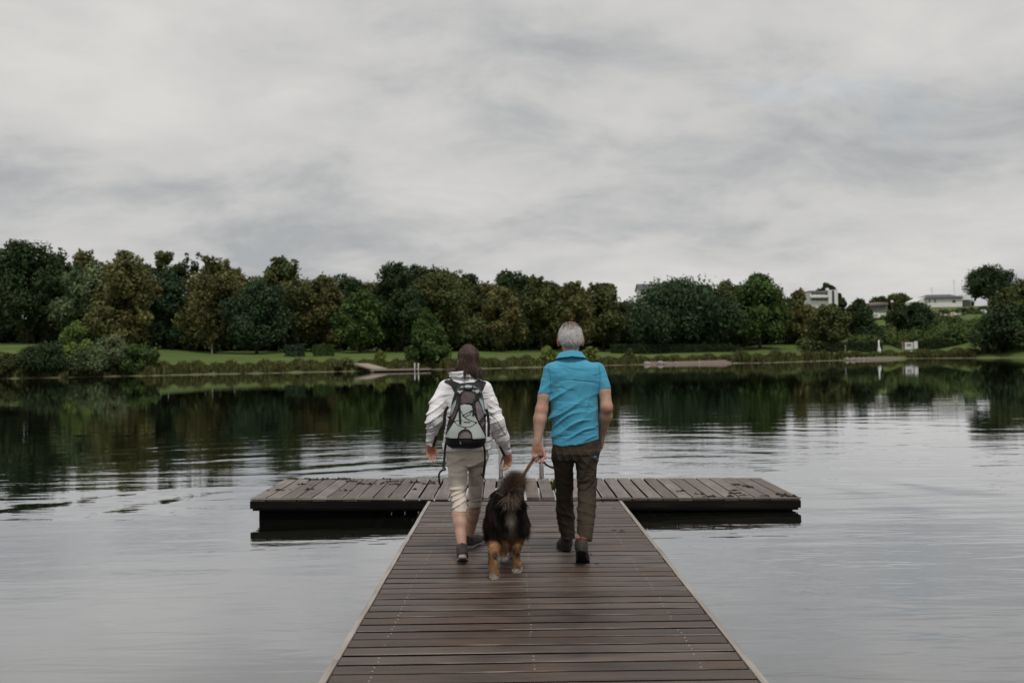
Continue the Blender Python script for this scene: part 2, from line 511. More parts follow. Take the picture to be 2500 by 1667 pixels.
# rings spreading from the pontoon
wp = n.new('ShaderNodeMapping'); wp.inputs['Location'].default_value = (-0.1, -11.0, 0)
l.new(geo.outputs['Position'], wp.inputs[0])
wpn = n.new('ShaderNodeVectorMath'); wpn.operation = 'LENGTH'; l.new(wp.outputs[0], wpn.inputs[0])
rad = wpn.outputs['Value']
ph = mm('MULTIPLY_ADD', pn(0.5, 1, 1, 2.0), 9.0, mm('MULTIPLY', rad, 5.2))
ring = mm('SINE', ph)
ringf = mm('MULTIPLY', mrange(rad, 4.0, 26.0, 1.0, 0.0), mrange(pn(0.28, 1, 1, 2.0, 0.5, (5, 5, 0)), 0.45, 0.62, 0.0, 1.0))
calm = mrange(rad, 5.0, 32.0, 1.0, 0.15)
h = mm('MULTIPLY', swell, 0.010)
sy_ = n.new('ShaderNodeSeparateXYZ'); l.new(geo.outputs['Position'], sy_.inputs[0])
near = mrange(sy_.outputs['Y'], 5.0, 11.0, 2.6, 0.8)
h = mm('MULTIPLY', h, mrange(sy_.outputs['Y'], 5.0, 11.0, 2.0, 1.0))
h = mm('ADD', h, mm('MULTIPLY', mm('MULTIPLY', mm('MULTIPLY', rip, patch), near), 0.0075))
h = mm('ADD', h, mm('MULTIPLY', mm('MULTIPLY', fine, patch), 0.0017))
h = mm('ADD', h, mm('MULTIPLY', mm('MULTIPLY', ring, ringf), 0.0030))
h = mm('MULTIPLY', h, calm)
bp = N(n, 'ShaderNodeBump', Strength=1.0, Distance=1.0)
l.new(h, bp.inputs['Height'])
gl = N(n, 'ShaderNodeBsdfGlossy', Roughness=0.012)
gl.inputs['Color'].default_value = (0.90, 0.91, 0.93, 1)
l.new(bp.outputs[0], gl.inputs['Normal'])
df = n.new('ShaderNodeBsdfDiffuse'); df.inputs['Color'].default_value = (0.012, 0.014, 0.010, 1)
lw = N(n, 'ShaderNodeLayerWeight', Blend=0.5); l.new(bp.outputs[0], lw.inputs['Normal'])
rp = n.new('ShaderNodeValToRGB'); l.new(lw.outputs['Facing'], rp.inputs[0])
rp.color_ramp.elements[0].position = 0.0; rp.color_ramp.elements[0].color = (0.03,) * 3 + (1,)
rp.color_ramp.elements[1].position = 1.0; rp.color_ramp.elements[1].color = (0.97,) * 3 + (1,)
for p_, v_ in ((0.45, 0.16), (0.66, 0.40), (0.80, 0.70), (0.90, 0.88)):
    q = rp.color_ramp.elements.new(p_); q.color = (v_, v_, v_, 1)
ms = n.new('ShaderNodeMixShader')
l.new(rp.outputs[0], ms.inputs[0]); l.new(df.outputs[0], ms.inputs[1]); l.new(gl.outputs[0], ms.inputs[2])
l.new(ms.outputs[0], n['Material Output'].inputs['Surface'])
M['water'] = m
me = mesh_np('lake', [(-1400, -260, 0), (1400, -260, 0), (1400, 420, 0), (-1400, 420, 0)], np.array([[0, 1, 2, 3]]))
tag(link('water', me, m), kind='structure')

# ------------------------------------------------------------------ trees and shrubs
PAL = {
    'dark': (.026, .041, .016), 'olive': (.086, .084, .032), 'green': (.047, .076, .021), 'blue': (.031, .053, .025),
    'yellow': (.115, .145, .032), 'willow': (.080, .102, .048), 'moss': (.062, .073, .025), 'lime': (.100, .142, .036)}

def leaf_cloud(cent, rad, nleaf, size, col, rs, up=0.35, flat=1.0):
    """leaf-sized quads over the shells of many clumps. cent (k,3) rad (k,)"""
    k = len(cent)
    w = rad ** 2; w = w / w.sum()
    ci = rs.choice(k, nleaf, p=w)
    d = rs.normal(size=(nleaf, 3)); d[:, 2] += up
    d /= np.linalg.norm(d, axis=1, keepdims=True)
    rr = rad[ci] * (1 - 0.45 * rs.random(nleaf) ** 2) * (1 + 0.13 * rs.normal(size=nleaf))
    off = d * rr[:, None]; off[:, 2] *= flat
    p = cent[ci] + off
    nn = d + 0.75 * rs.normal(size=(nleaf, 3)); nn /= np.linalg.norm(nn, axis=1, keepdims=True)
    t = np.cross(nn, rs.normal(size=(nleaf, 3))); t /= np.linalg.norm(t, axis=1, keepdims=True) + 1e-9
    bt = np.cross(nn, t)
    s = size * rs.uniform(0.6, 1.35, nleaf)[:, None]
    V = np.stack([p - t * s * .5, p + bt * s * .30, p + t * s * .5, p - bt * s * .30], 1).reshape(-1, 3)
    F = np.arange(nleaf * 4).reshape(-1, 4)
    cj = np.clip(1 + 0.16 * rs.normal(size=k), 0.6, 1.6)
    hue = rs.normal(size=k) * 0.06
    c = np.array(col)[None] * (cj[ci] * np.clip(1 + 0.14 * rs.normal(size=nleaf), .5, 1.8))[:, None]
    c[:, 0] *= 1 + hue[ci]
    c *= 1.45
    C = np.repeat(c, 4, 0)
    return V, F, np.clip(C, 0.003, 0.6)

def crown_clumps(rs, H, z0, R, shape, k, squash=1.0):
    """clump centres inside a crown envelope; shape: profile name"""
    out = []
    prof = {'ovoid': ([0, .12, .32, .6, .85, 1], [.55, .88, 1, .82, .48, .12]),
            'round': ([0, .15, .45, .75, .92, 1], [.5, .85, 1, .85, .52, .2]),
            'cone': ([0, .1, .3, .6, .85, 1], [.75, 1, .85, .55, .26, .05]),
            'broad': ([0, .12, .35, .65, .88, 1], [.72, .95, 1, .88, .55, .22]),
            'wisp': ([0, .2, .5, .75, .9, 1], [.35, .7, .8, .62, .42, .2])}[shape]
    ph = rs.uniform(0, 6.28, 6)
    for i in range(k):
        t = rs.random() ** 0.9
        ang = rs.uniform(0, 2 * math.pi)
        lob = 1 + .13 * math.sin(3 * ang + ph[0] + 4 * t) + .10 * math.sin(5 * ang + ph[1] - 6 * t) + 0.07 * math.sin(9 * t + ph[2])
        rr = R * np.interp(t, *prof) * lob * (rs.random() ** 0.35)
        out.append((rr * math.cos(ang), rr * math.sin(ang) * squash, z0 + (H - z0) * t))
    return np.array(out)

def make_plant(name, label, cat, loc, H, R, kind, shape='ovoid', z0f=0.12, nleaf=5200, clumps=46, csize=0.30, leaf=0.56, group=None,
               trunk_r=0.28, bark='bark', seed=0, limbs=7, squash=1.0, up=0.35, spikes=0, part='crown', stem='trunk', core=700):
    rs = np.random.default_rng(seed)
    root = empty(name, loc, label, cat, group)
    z0 = H * z0f
    top = H - csize * R * 0.55
    cent = crown_clumps(rs, top, z0 + csize * R * .5, R * 0.90, shape, clumps, squash)
    rad = csize * R * rs.uniform(0.6, 1.25, len(cent)) * np.interp((cent[:, 2] - z0) / (H - z0), [0, .7, 1], [1.05, 1, .6])
    if spikes:
        sc = []
        for i in range(spikes):
            ang = rs.uniform(0, 6.28); q = rs.random() * .5
            sc.append((R * q * math.cos(ang), R * q * math.sin(ang), top + rs.uniform(0.0, 0.5) * csize * R))
        cent = np.concatenate([cent, np.array(sc)]); rad = np.concatenate([rad, csize * R * rs.uniform(.18, .36, spikes)])
    V, F, C = leaf_cloud(cent, rad, nleaf, leaf, PAL[kind], rs, up)
    if core:
        # oversized sprays added inside the crown to block light and keep it dark
        nc = int(core)
        V2, F2, C2 = leaf_cloud(cent * np.array([.80, .80, .96]), rad * .62, nc, leaf * 2.6, PAL[kind], rs, 0.0)
        F = np.concatenate([F, F2 + len(V)]); V = np.concatenate([V, V2]); C = np.concatenate([C, C2])
    V[:, 2] = np.maximum(V[:, 2], 0.02)
    link(part, mesh_np('foliage', V, F, col=C), M['leaf'], root)
    mb = MB()
    lean = rs.normal(size=2) * 0.02 * H
    pts = [(lean[0] * t, lean[1] * t, H * 0.80 * t - 0.3 * (t == 0)) for t in (0, .08, .3, .6, 1)]
    mb.tube(pts, [trunk_r * 1.35, trunk_r, trunk_r * .8, trunk_r * .5, trunk_r * .12], seg=8)
    for i in range(limbs):
        t = rs.uniform(max(z0f, .12), .62); j = rs.integers(len(cent))
        a0 = Vector((lean[0] * t, lean[1] * t, H * .8 * t)); b0 = Vector(cent[j])
        if b0.z < a0.z: b0.z = a0.z + 0.1 * H
        md = (a0 + b0) / 2 + Vector((0, 0, -0.04 * H))
        mb.tube([a0, md, b0], [trunk_r * .42, trunk_r * .28, trunk_r * .08], seg=5)
    mb.build(stem, M[bark], root, smooth=True)
    return root

_seed = [100]
def tree(px, top, hw, dy, kind, shape, label, group=None, cat='tree', name='broadleaf_tree', basepx=None, Y=None, **kw):
    """px, top, hw in the photo's 2352-wide picture; dy metres behind the shore"""
    k = 2500 / 2352
    px, top, hw = px * k, top * k, hw * k
    a = (px - 1250) / F_PX
    if Y is None: Y = float(shore_y(np.array([a]))[0]) + dy
    p = P(px, top, Y)
    z = gz(p.x, Y)
    H = p.z - z
    R = hw / F_PX * Y
    _seed[0] += 1
    kw.setdefault('nleaf', int(np.clip(5500 + 60 * H * R, 2500, 15000)))
    kw['nleaf'] = int(kw['nleaf'])
    kw.setdefault('core', kw['nleaf'] // 9)
    return make_plant(name, label, cat, (p.x, Y, z - 0.05), H, R, kind, shape, group=group, seed=_seed[0], **kw)

g_line = 'trees of the lakeside wood'
TREES = [
 # front row, left to right
 (62, 552, 95, 46, 'dark', 'broad', 'huge dark green tree at the edge of the lawn, the widest beside the willow shrubs', dict(spikes=10, clumps=70)),
 (222, 600, 70, 40, 'willow', 'round', 'grey green dome shaped tree leaning against a taller olive tree behind the willow shrubs', dict(z0f=.03)),
 (290, 578, 72, 36, 'olive', 'ovoid', 'tall olive brown linden with a spiked tip, behind the lime green shrub', dict(z0f=.05, spikes=8, clumps=64)),
 (392, 622, 50, 44, 'blue', 'ovoid', 'dark teal tree squeezed between two olive brown lindens', dict(spikes=4)),
 (490, 590, 68, 36, 'olive', 'ovoid', 'olive linden with golden seed clusters above a thin pale birch trunk', dict(spikes=6, clumps=60)),
 (588, 642, 64, 34, 'blue', 'round', 'low blue green tree with drooping tiers at the front of the lawn', dict(clumps=55)),
 (652, 594, 58, 44, 'moss', 'round', 'tall narrow dark olive tree rising above its neighbours over the clipped hedge', dict(spikes=8)),
 (742, 632, 50, 44, 'olive', 'ovoid', 'olive brown tree standing behind the two clipped garden bushes', dict(spikes=5)),
 (826, 668, 50, 38, 'green', 'round', 'fresh green tree with a weeping skirt near the bright gap in the wood', dict(clumps=50)),
 (908, 604, 64, 42, 'dark', 'ovoid', 'big dark green tree with a domed top behind the young alder', dict(spikes=7, clumps=62)),
 (1000, 614, 66, 46, 'moss', 'round', 'yellowish green spreading tree directly behind the young alder', dict(spikes=5, clumps=58)),
 (1152, 660, 48, 38, 'olive', 'round', 'pale olive rounded tree behind the woman with the backpack', dict(clumps=50)),
 (1242, 634, 46, 42, 'moss', 'ovoid', 'olive green tree between the two walkers', dict(spikes=4)),
 (1312, 648, 52, 40, 'olive', 'ovoid', 'brownish olive tree rising straight behind the grey haired man', dict(spikes=5)),
 (1384, 652, 52, 44, 'moss', 'round', 'brownish green tree with a thin see through top beside the house roof', dict(spikes=8)),
 (1556, 648, 108, 36, 'blue', 'broad', 'very broad dark blue green chestnut with tiered branches above the sandy beach', dict(clumps=95, nleaf=20000)),
 (1664, 642, 58, 44, 'moss', 'round', 'olive green tree tucked between the broad chestnut and the bright green tree', dict()),
 (1742, 630, 66, 42, 'green', 'ovoid', 'bright green tree with a tall loose top beside the broad chestnut', dict(spikes=6, clumps=58)),
 (1836, 668, 42, 46, 'olive', 'ovoid', 'rusty brown tree in front of the white apartment block', dict(z0f=.04)),
 (1908, 700, 44, 6, 'moss', 'round', 'small green tree on bare twin trunks right at the water', dict(z0f=.30, trunk_r=.20)),
 (1972, 686, 44, 30, 'dark', 'cone', 'dark pointed tree beside the apartment block and above the clipped hedge', dict(z0f=.03)),
 (2094, 698, 46, 34, 'dark', 'round', 'dark ball shaped tree on the slope between the white caravans', dict(z0f=.02, up=.6)),
 (2352, 640, 62, 22, 'moss', 'round', 'tall brownish tree at the right end of the far shore beside the leaning tree', dict(z0f=.02, clumps=60)),
 (2330, 700, 72, 6, 'dark', 'broad', 'dark leafy tree leaning over the water beside the grassy bank with signs', dict(z0f=.0, clumps=60)),
]
SHORT = ['the huge dark tree', 'the grey green dome tree', 'the spiked olive linden', 'the dark teal tree', 'the gold seeded linden', 'the low blue green tree', 'the tall narrow olive tree',
         'the linden above the clipped bushes', 'the weeping green tree', 'the big dark domed tree', 'the yellowish spreading tree', 'the pale olive tree', 'the tree between the walkers', 'the tree behind the man',
         'the see through topped tree', 'the broad chestnut', 'the tree beside the chestnut', 'the tall bright green tree', 'the rusty tree', 'the twin trunk tree', 'the dark pointed tree', 'the ball tree', 'the end tree', 'the leaning tree']
def near_trees(px):
    o = sorted(range(21), key=lambda i: abs(TREES[i][0] - px))
    return SHORT[o[0]], SHORT[o[1]]
for px, top, hw, dy, kd, shp, lab, kw in TREES:
    tree(px, top, hw * 1.12, dy, kd, shp, lab, g_line, **kw)
# the dark rows behind close the wood
BACK = [(-30, 556, 60), (130, 572, 60), (190, 578, 55), (330, 600, 55), (375, 578, 42), (430, 580, 48), (545, 612, 55), (610, 630, 55), (700, 640, 55),
        (790, 628, 50), (850, 640, 52), (955, 606, 52), (1035, 616, 46), (1072, 624, 40), (1120, 640, 44), (1168, 616, 46), (1210, 630, 44), (1280, 650, 46),
        (1350, 658, 46), (1432, 690, 46), (1478, 700, 44), (1620, 652, 54), (1700, 650, 50), (1790, 680, 46)]
for i, (px, top, hw) in enumerate(BACK):
    kd = ['moss', 'dark', 'olive', 'dark'][i % 4]
    wisp = px in (375, 430, 190, 130)
    tree(px, top + (0 if wisp else 6), hw * (1.3 if wisp else 1.35), 66 + 6 * (i % 3), kd, 'wisp' if wisp else 'round',
         'loose crown behind %s and %s' % near_trees(px) if wisp else {'moss': 'moss green', 'dark': 'dark green', 'olive': 'olive brown'}[kd] + ' tree behind %s and %s' % near_trees(px),
         'trees with loose crowns in the back row' if wisp else 'back row of the lakeside wood', nleaf=6500 if wisp else 11000, spikes=3 if wisp else 4, csize=.26 if wisp else .32, z0f=.05, clumps=42)
# undergrowth that closes the wood at the ground
UND = [(x, 728 + 14 * math.sin(x * .05)) for x in list(range(-20, 330, 62)) + list(range(330, 1900, 68))]
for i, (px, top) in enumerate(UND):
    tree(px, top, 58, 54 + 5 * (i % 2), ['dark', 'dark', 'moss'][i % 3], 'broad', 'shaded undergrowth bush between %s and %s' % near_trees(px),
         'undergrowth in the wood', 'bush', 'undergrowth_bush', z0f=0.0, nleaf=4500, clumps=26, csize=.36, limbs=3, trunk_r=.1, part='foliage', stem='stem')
# trees on the hill
tree(2270, 610, 54, 0, 'dark', 'round', 'big dark round tree standing alone on the hilltop beside the bungalow', 'hilltop trees', Y=268, z0f=.12, clumps=70, up=.5)
tree(1898, 650, 26, 0, 'dark', 'round', 'dark domed tree peeping over the roof of the white apartment block', 'hilltop trees', Y=300, z0f=.1, nleaf=6000)
tree(1925, 672, 18, 0, 'dark', 'ovoid', 'slim dark tree hugging the right wall of the apartment block', 'hilltop trees', Y=292, z0f=.05, nleaf=3500)
tree(2022, 682, 26, 0, 'dark', 'round', 'low dark tree behind the flat pink roofed house', 'hilltop trees', Y=300, z0f=.05, nleaf=4500)
tree(2062, 674, 30, 0, 'moss', 'round', 'ragged olive tree between the flat roofed house and the bungalow', 'hilltop trees', Y=296, z0f=.05, nleaf=4500)
tree(2222, 692, 14, 0, 'green', 'round', 'small round bush beside the end wall of the bungalow', 'hilltop bushes', 'bush', 'garden_bush', Y=262, z0f=0, nleaf=2500, trunk_r=.08)

# shrubs along the shore
def shrub(px, top, hw, dy, kind, shape, label, group=None, **kw):
    kw.setdefault('z0f', 0.0); kw.setdefault('trunk_r', .07); kw.setdefault('limbs', 6); kw.setdefault('leaf', .30); kw.setdefault('nleaf', 6500)
    kw.setdefault('part', 'foliage'); kw.setdefault('stem', 'stem')
    return tree(px, top, hw, dy, kind, shape, label, group, 'shrub', 'shore_shrub', **kw)
g_sh = 'shrubs along the far shore'
shrub(110, 788, 58, 1.5, 'dark', 'round', 'low dark willow shrub at the water, nearest to the open lawn corner', g_sh)
shrub(172, 740, 46, 2.5, 'lime', 'ovoid', 'upright lime green shrub sticking out of the willow shrubs', g_sh, csize=.32)
shrub(200, 794, 62, 1.0, 'willow', 'broad', 'grey green willow shrub below the lime green shrub', g_sh)
shrub(258, 774, 58, 1.6, 'willow', 'round', 'tallest grey green willow shrub in the clump at the water', g_sh, nleaf=8000)
shrub(318, 792, 46, 2.0, 'green', 'round', 'bushy green shrub at the end of the willow clump beside the lawn', g_sh)
shrub(10, 812, 42, 1.5, 'moss', 'round', 'reddish green shrub at the water at the far left end of the lawn', g_sh)
tree(978, 708, 58, 3, 'green', 'cone', 'young alder tree with pale green shoots standing alone beside the small bathing jetty', 'young trees at the water', name='young_alder_tree', z0f=.02, nleaf=14000, leaf=.36, clumps=80, csize=.22, trunk_r=.14)
shrub(873, 802, 16, 2.5, 'yellow', 'cone', 'small yellow green bush beside the ramp of the bathing jetty', g_sh, nleaf=2600)
shrub(790, 826, 26, 1.5, 'moss', 'round', 'low olive bush on the bank before the bathing jetty ramp', g_sh, nleaf=2800)
shrub(1258, 792, 22, 2.5, 'yellow', 'cone', 'pointed yellow green bush on the bank between the two walkers', g_sh, nleaf=2800)
shrub(1354, 796, 20, 2.5, 'yellow', 'round', 'round yellow green bush on the bank beside the head of the man', g_sh, nleaf=2800)
shrub(1445, 800, 14, 2.5, 'moss', 'cone', 'thin brownish bush on the bank before the sandy beach', g_sh, nleaf=1600)
shrub(1690, 818, 20, 2.0, 'moss', 'round', 'low tuft like bush at the far end of the sandy beach', g_sh, nleaf=2000)
for i, (px, hw) in enumerate([(2200, 60), (2150, 40), (2250, 55), (2130, 40), (2180, 45), (2290, 50)]):
    tree(px, [760, 776, 748, 758, 735, 770][i], hw, [24, 22, 28, 34, 44, 18][i], ['green', 'moss', 'green', 'green', 'green', 'moss'][i], 'broad',
         'rough green bramble bush covering the slope below the caravans', 'bushes on the slope', 'bush', 'slope_bush', z0f=0, nleaf=6000, clumps=34, leaf=.40, limbs=3, trunk_r=.08, part='foliage', stem='stem')
for i, px in enumerate(range(1985, 2140, 30)):
    tree(px, 752 + 4 * (i % 2), 26, 40, ['green', 'moss'][i % 2], 'broad', 'rough bush on the slope beside the ball shaped tree', 'bushes beside the ball shaped tree', 'bush', 'slope_bush',
         z0f=0, nleaf=4000, clumps=22, leaf=.40, limbs=3, trunk_r=.08, part='foliage', stem='stem')

# clipped hedges and bushes
def hedge(px0, px1, top, dy, kind, label, name='clipped_hedge', thick=1.2, Hset=None):
    k = 2500 / 2352
    root = None
    pts = []
    L = 0
    for px in np.linspace(px0 * k, px1 * k, 24):
        a = (px - 1250) / F_PX; Y = float(shore_y(np.array([(px0 + px1) / 2 * k / F_PX - 1250 / F_PX]))[0]) + dy
        p = P(px, top * k, Y); z = gz(p.x, Y); pts.append((p.x, Y, z, max(.5, p.z - z)))
    pts = np.array(pts)
    rs = np.random.default_rng(int(px0))
    nl = int(420 * np.ptp(pts[:, 0])); nl = min(max(nl, 700), 9000)
    x = rs.uniform(pts[0, 0], pts[-1, 0], nl)
    z0 = np.interp(x, pts[:, 0], pts[:, 2]); hh = np.interp(x, pts[:, 0], pts[:, 3]) * (1 + .05 * np.sin(x * 1.7))
    side = rs.random(nl)
    y = np.where(side < .55, -thick / 2, rs.uniform(-thick / 2, thick / 2, nl)) + rs.normal(size=nl) * .06
    z = np.where(side < .55, rs.random(nl) * hh, hh) + rs.normal(size=nl) * .05
    p = np.stack([x - pts[12, 0], y, z + z0 - pts[12, 2] + .05], 1)
    d = np.where((side < .55)[:, None], np.array([[0, -1., .1]]), np.array([[0, 0, 1.]])) + .6 * rs.normal(size=(nl, 3))
    d /= np.linalg.norm(d, axis=1, keepdims=True)
    t = np.cross(d, rs.normal(size=(nl, 3))); t /= np.linalg.norm(t, axis=1, keepdims=True); bt = np.cross(d, t)
    s = .34 * rs.uniform(.6, 1.3, nl)[:, None]
    V = np.stack([p - t * s * .5, p + bt * s * .35, p + t * s * .5, p - bt * s * .35], 1).reshape(-1, 3)
    c = np.array(PAL[kind])[None] * np.clip(1 + .25 * rs.normal(size=nl), .4, 2)[:, None]
    root = link(name, mesh_np('hedge_leaves', V, np.arange(nl * 4).reshape(-1, 4), col=np.repeat(c, 4, 0)), M['leaf'], None, (pts[12, 0], pts[12, 1], pts[12, 2] - .05))
    tag(root, label, 'hedge')
    return root
hedge(657, 703, 793, 24, 'blue', 'left one of two short clipped bushes on the lawn, one even block', 'clipped_bush', 2.0)
hedge(722, 770, 793, 24, 'green', 'short clipped bush on the lawn with a notch and a paler middle', 'clipped_bush', 2.0)
hedge(1860, 1944, 788, 17, 'dark', 'clipped hedge behind the small tree on twin trunks')
hedge(1946, 2024, 788, 15, 'dark', 'clipped hedge ending at the slim white covered post')
hedge(2098, 2240, 787, 16, 'dark', 'clipped hedge running behind the white notice boards')
hedge(1400, 1700, 792, 30, 'dark', 'long low dark hedge behind the sandy beach')

# reeds and tall grass on the bank
def bank_band(name, px0, px1, cnt, hmin, hmax, d0, d1, seed):
    rs = np.random.default_rng(seed)
    k = 2500 / 2352
    a = rs.uniform(px0 * k - 1250, px1 * k - 1250, cnt) / F_PX
    tuft = np.sin(a * 380 + 2) * .5 + np.sin(a * 171) * .5
    dd = rs.uniform(d0, d1, cnt)
    Y = shore_y(a) + dd
    X = a * Y
    Z = ground_z(X, Y)
    hgt = rs.uniform(hmin, hmax, cnt) * (1 + .55 * tuft)
    ang = rs.uniform(0, 6.28, cnt)
    w = rs.uniform(.05, .13, cnt)
    dx, dy = np.cos(ang) * w, np.sin(ang) * w
    lx, ly = rs.normal(size=cnt) * .22 * hgt, rs.normal(size=cnt) * .22 * hgt
    p0 = np.stack([X - dx, Y - dy, Z - .05], 1); p1 = np.stack([X + dx, Y + dy, Z - .05], 1)
    m1 = np.stack([X + dx * .9 + lx * .4, Y + dy * .9 + ly * .4, Z + hgt * .6], 1); m0 = np.stack([X - dx * .9 + lx * .4, Y - dy * .9 + ly * .4, Z + hgt * .6], 1)
    t = np.stack([X + lx, Y + ly, Z + hgt], 1)
    V = np.stack([p0, p1, m1, m0, t], 1).reshape(-1, 3)
    b5 = np.arange(cnt) * 5
    F = [np.stack([b5, b5 + 1, b5 + 2, b5 + 3], 1), np.stack([b5 + 3, b5 + 2, b5 + 4], 1)]
    pal = np.array([(.110, .112, .042), (.082, .104, .030), (.160, .155, .066), (.060, .084, .025), (.098, .082, .036)])
    ci = (rs.integers(0, 5, cnt) + (np.sin(a * 240) > .3)) % 5
    c = pal[ci] * np.clip(1 + .25 * rs.normal(size=cnt), .4, 2)[:, None]
    o = link(name, mesh_np(name, V, F, col=np.repeat(c, 5, 0)), M['reed'])
    return o
tag(bank_band('bank_grass', -60, 1480, 34000, .30, .85, .35, 4.6, 3), 'tall brown green grass and reeds growing along the far bank', 'grass', kind='stuff')
tag(bank_band('meadow_grass', 1480, 2300, 11000, .30, .75, 3.2, 6.5, 4), 'ragged yellow green grass behind the sandy beach and the notice boards', 'grass', kind='stuff')
tag(bank_band('reed_fringe', 1680, 1935, 5000, .5, 1.2, .4, 3.4, 5), 'reeds between the sandy beach and the tree on twin trunks', 'reeds', kind='stuff')
tag(bank_band('reed_clump', 2080, 2240, 3500, .35, .9, .4, 3.4, 6), 'reeds at the water below the notice boards', 'reeds', kind='stuff')

# birch trunk on the lawn
tree(486, 740, 16, 33, 'olive', 'wisp', 'slender birch with a pale bare trunk at the edge of the lawn', None, name='birch_tree', z0f=.40, nleaf=500, trunk_r=.11, bark='bark_pale', limbs=4, clumps=16)

# rough scrub over the hillside
def scrub(name, px0, px1, d0, d1, k_, seed, label, rmin=.7, rmax=1.7):
    rs = np.random.default_rng(seed)
    a = (rs.uniform(px0, px1, k_) - 1250) / F_PX
    Y = shore_y(a) + rs.uniform(d0, d1, k_); X = a * Y
    Z = ground_z(X, Y)
    rad = rs.uniform(rmin, rmax, k_)
    cent = np.stack([X, Y, Z + rad * .25], 1)
    cols = np.array([PAL['green'], PAL['moss'], PAL['dark'], PAL['green'], PAL['moss']])
    Vs, Fs, Cs, off = [], [], [], 0
    for c_ in range(5):
        sel = np.arange(k_) % 5 == c_
        V, F, C = leaf_cloud(cent[sel], rad[sel], int(sel.sum() * 85), .50, cols[c_], rs, .8)
        Vs.append(V); Fs.append(F + off); Cs.append(C); off += len(V)
    tag(link(name, mesh_np(name, np.concatenate(Vs), np.concatenate(Fs), col=np.concatenate(Cs)), M['leaf']), label, 'scrub', kind='stuff')
scrub('hillside_scrub', 1960, 2560, 19, 42, 460, 71, 'rough green scrub covering the hillside below the caravans')
scrub('hilltop_scrub', 1880, 2560, 65, 76, 260, 72, 'low scrub and hedge line between the caravans and the hilltop houses', .35, .75)
# ------------------------------------------------------------------ jetty (gangway) and pontoon
JX, JHALF = 0.105, 0.975           # centre line, half width between the kerb strips
TILT = 0.0155                      # the pontoon lies a little lower on its right side
Y_END = 10.44
def deck_c(y): return 0.166 + 0.0078 * (Y_END - y)
def deck_t(y): return TILT * float(np.clip((y - 3.0) / 7.4, 0, 1))
def deck_z(x, y): return deck_c(y) - (x - JX) * deck_t(y)

jr = random.Random(5)
jetty = empty('jetty', (JX, -3.4, deck_c(-3.4)), 'dark brown wooden plank jetty leading out to the bathing platform', 'jetty')
def local(root, x, y, z): return Vector((x, y, z)) - root.location
PITCH_J = 0.1478
variants = []
for k in range(5):
    mb = MB()
    nseg = 14
    L, W, T = 2 * JHALF, 0.1245, 0.036
    bw = jr.uniform(0.0, 0.0012)
    # a plank with rounded long edges and a slight bow, built as a ladder of cross sections
    sec = [(-W/2, -T), (-W/2, -.0012), (-W/2 + .003, 0), (0, .0012), (W/2 - .003, 0), (W/2, -.0012), (W/2, -T)]
    ph = jr.uniform(0, 6)
    vs, fs = [], []
    for i in range(nseg + 1):
        t = i / nseg; x = -L/2 + L * t
        for (yy, zz) in sec:
            vs.append((x, yy + .0018 * math.sin(3.1 * t + ph) * (1 if yy else 0), zz + bw * math.sin(6 * t + ph)))
    q = len(sec)
    for i in range(nseg):
        for j in range(q):
            j2 = (j + 1) % q
            fs.append((i*q + j, i*q + j2, (i+1)*q + j2, (i+1)*q + j))
    fs += [tuple(range(q)), tuple(reversed(range(nseg*q, nseg*q + q)))]
    mb.add(vs, fs)
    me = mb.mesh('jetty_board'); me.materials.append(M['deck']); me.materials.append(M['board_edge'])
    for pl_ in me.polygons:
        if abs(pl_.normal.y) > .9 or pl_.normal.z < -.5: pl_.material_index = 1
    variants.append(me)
y = Y_END - 0.075
nb = 0
while y > -3.3:
    link('board', variants[nb % 5] if jr.random() < .6 else jr.choice(variants), None, jetty,
         local(jetty, JX + jr.uniform(-.004, .004), y, deck_c(y) + jr.uniform(-.0012, .0012)),
         (0, deck_t(y) + jr.uniform(-.0008, .0008), jr.uniform(-.0034, .0034))).scale.y = jr.uniform(.955, 1.035)
    y -= PITCH_J; nb += 1
for s in (-1, 1):
    for k, (y0, y1) in enumerate([(-3.4, 0.6), (0.604, 4.9), (4.904, 8.25), (8.254, Y_END)]):
        mb = MB()
        for q in range(10):
            ya = y0 + (y1 - y0) * q / 9
            xx = JX + s * (JHALF + .022) + jr.uniform(-.0025, .0025)
            z = deck_z(xx, ya) + .004
            c = [(xx - .016, ya, z - .06), (xx - .016, ya, z), (xx + .016, ya, z), (xx + .016, ya, z - .06)]
            mb.V += [tuple(Vector(v_) - jetty.location) for v_ in c]
        for q in range(9):
            for j in range(4):
                j2 = (j + 1) % 4
                mb.F.append((q*4 + j, q*4 + j2, q*4 + 4 + j2, q*4 + 4 + j))
        mb.F += [(0, 1, 2, 3), (39, 38, 37, 36)]
        mb.build('kerb_strip', M['kerb'], jetty)
for off in (-.80, -.02, .78):
    mb = MB()
    for q in range(9):
        ya = -3.4 + (Y_END - .02 + 3.4) * q / 8
        xx = JX + off; z = deck_z(xx, ya) - .034
        for c in [(xx - .035, ya, z - .10), (xx - .035, ya, z), (xx + .035, ya, z), (xx + .035, ya, z - .10)]:
            mb.V.append(tuple(Vector(c) - jetty.location))
    for q in range(8):
        for j in range(4):
            j2 = (j + 1) % 4
            mb.F.append((q*4 + j, q*4 + j2, q*4 + 4 + j2, q*4 + 4 + j))
    mb.F += [(0, 1, 2, 3), (35, 34, 33, 32)]
    mb.build('joist', M['fascia'], jetty)
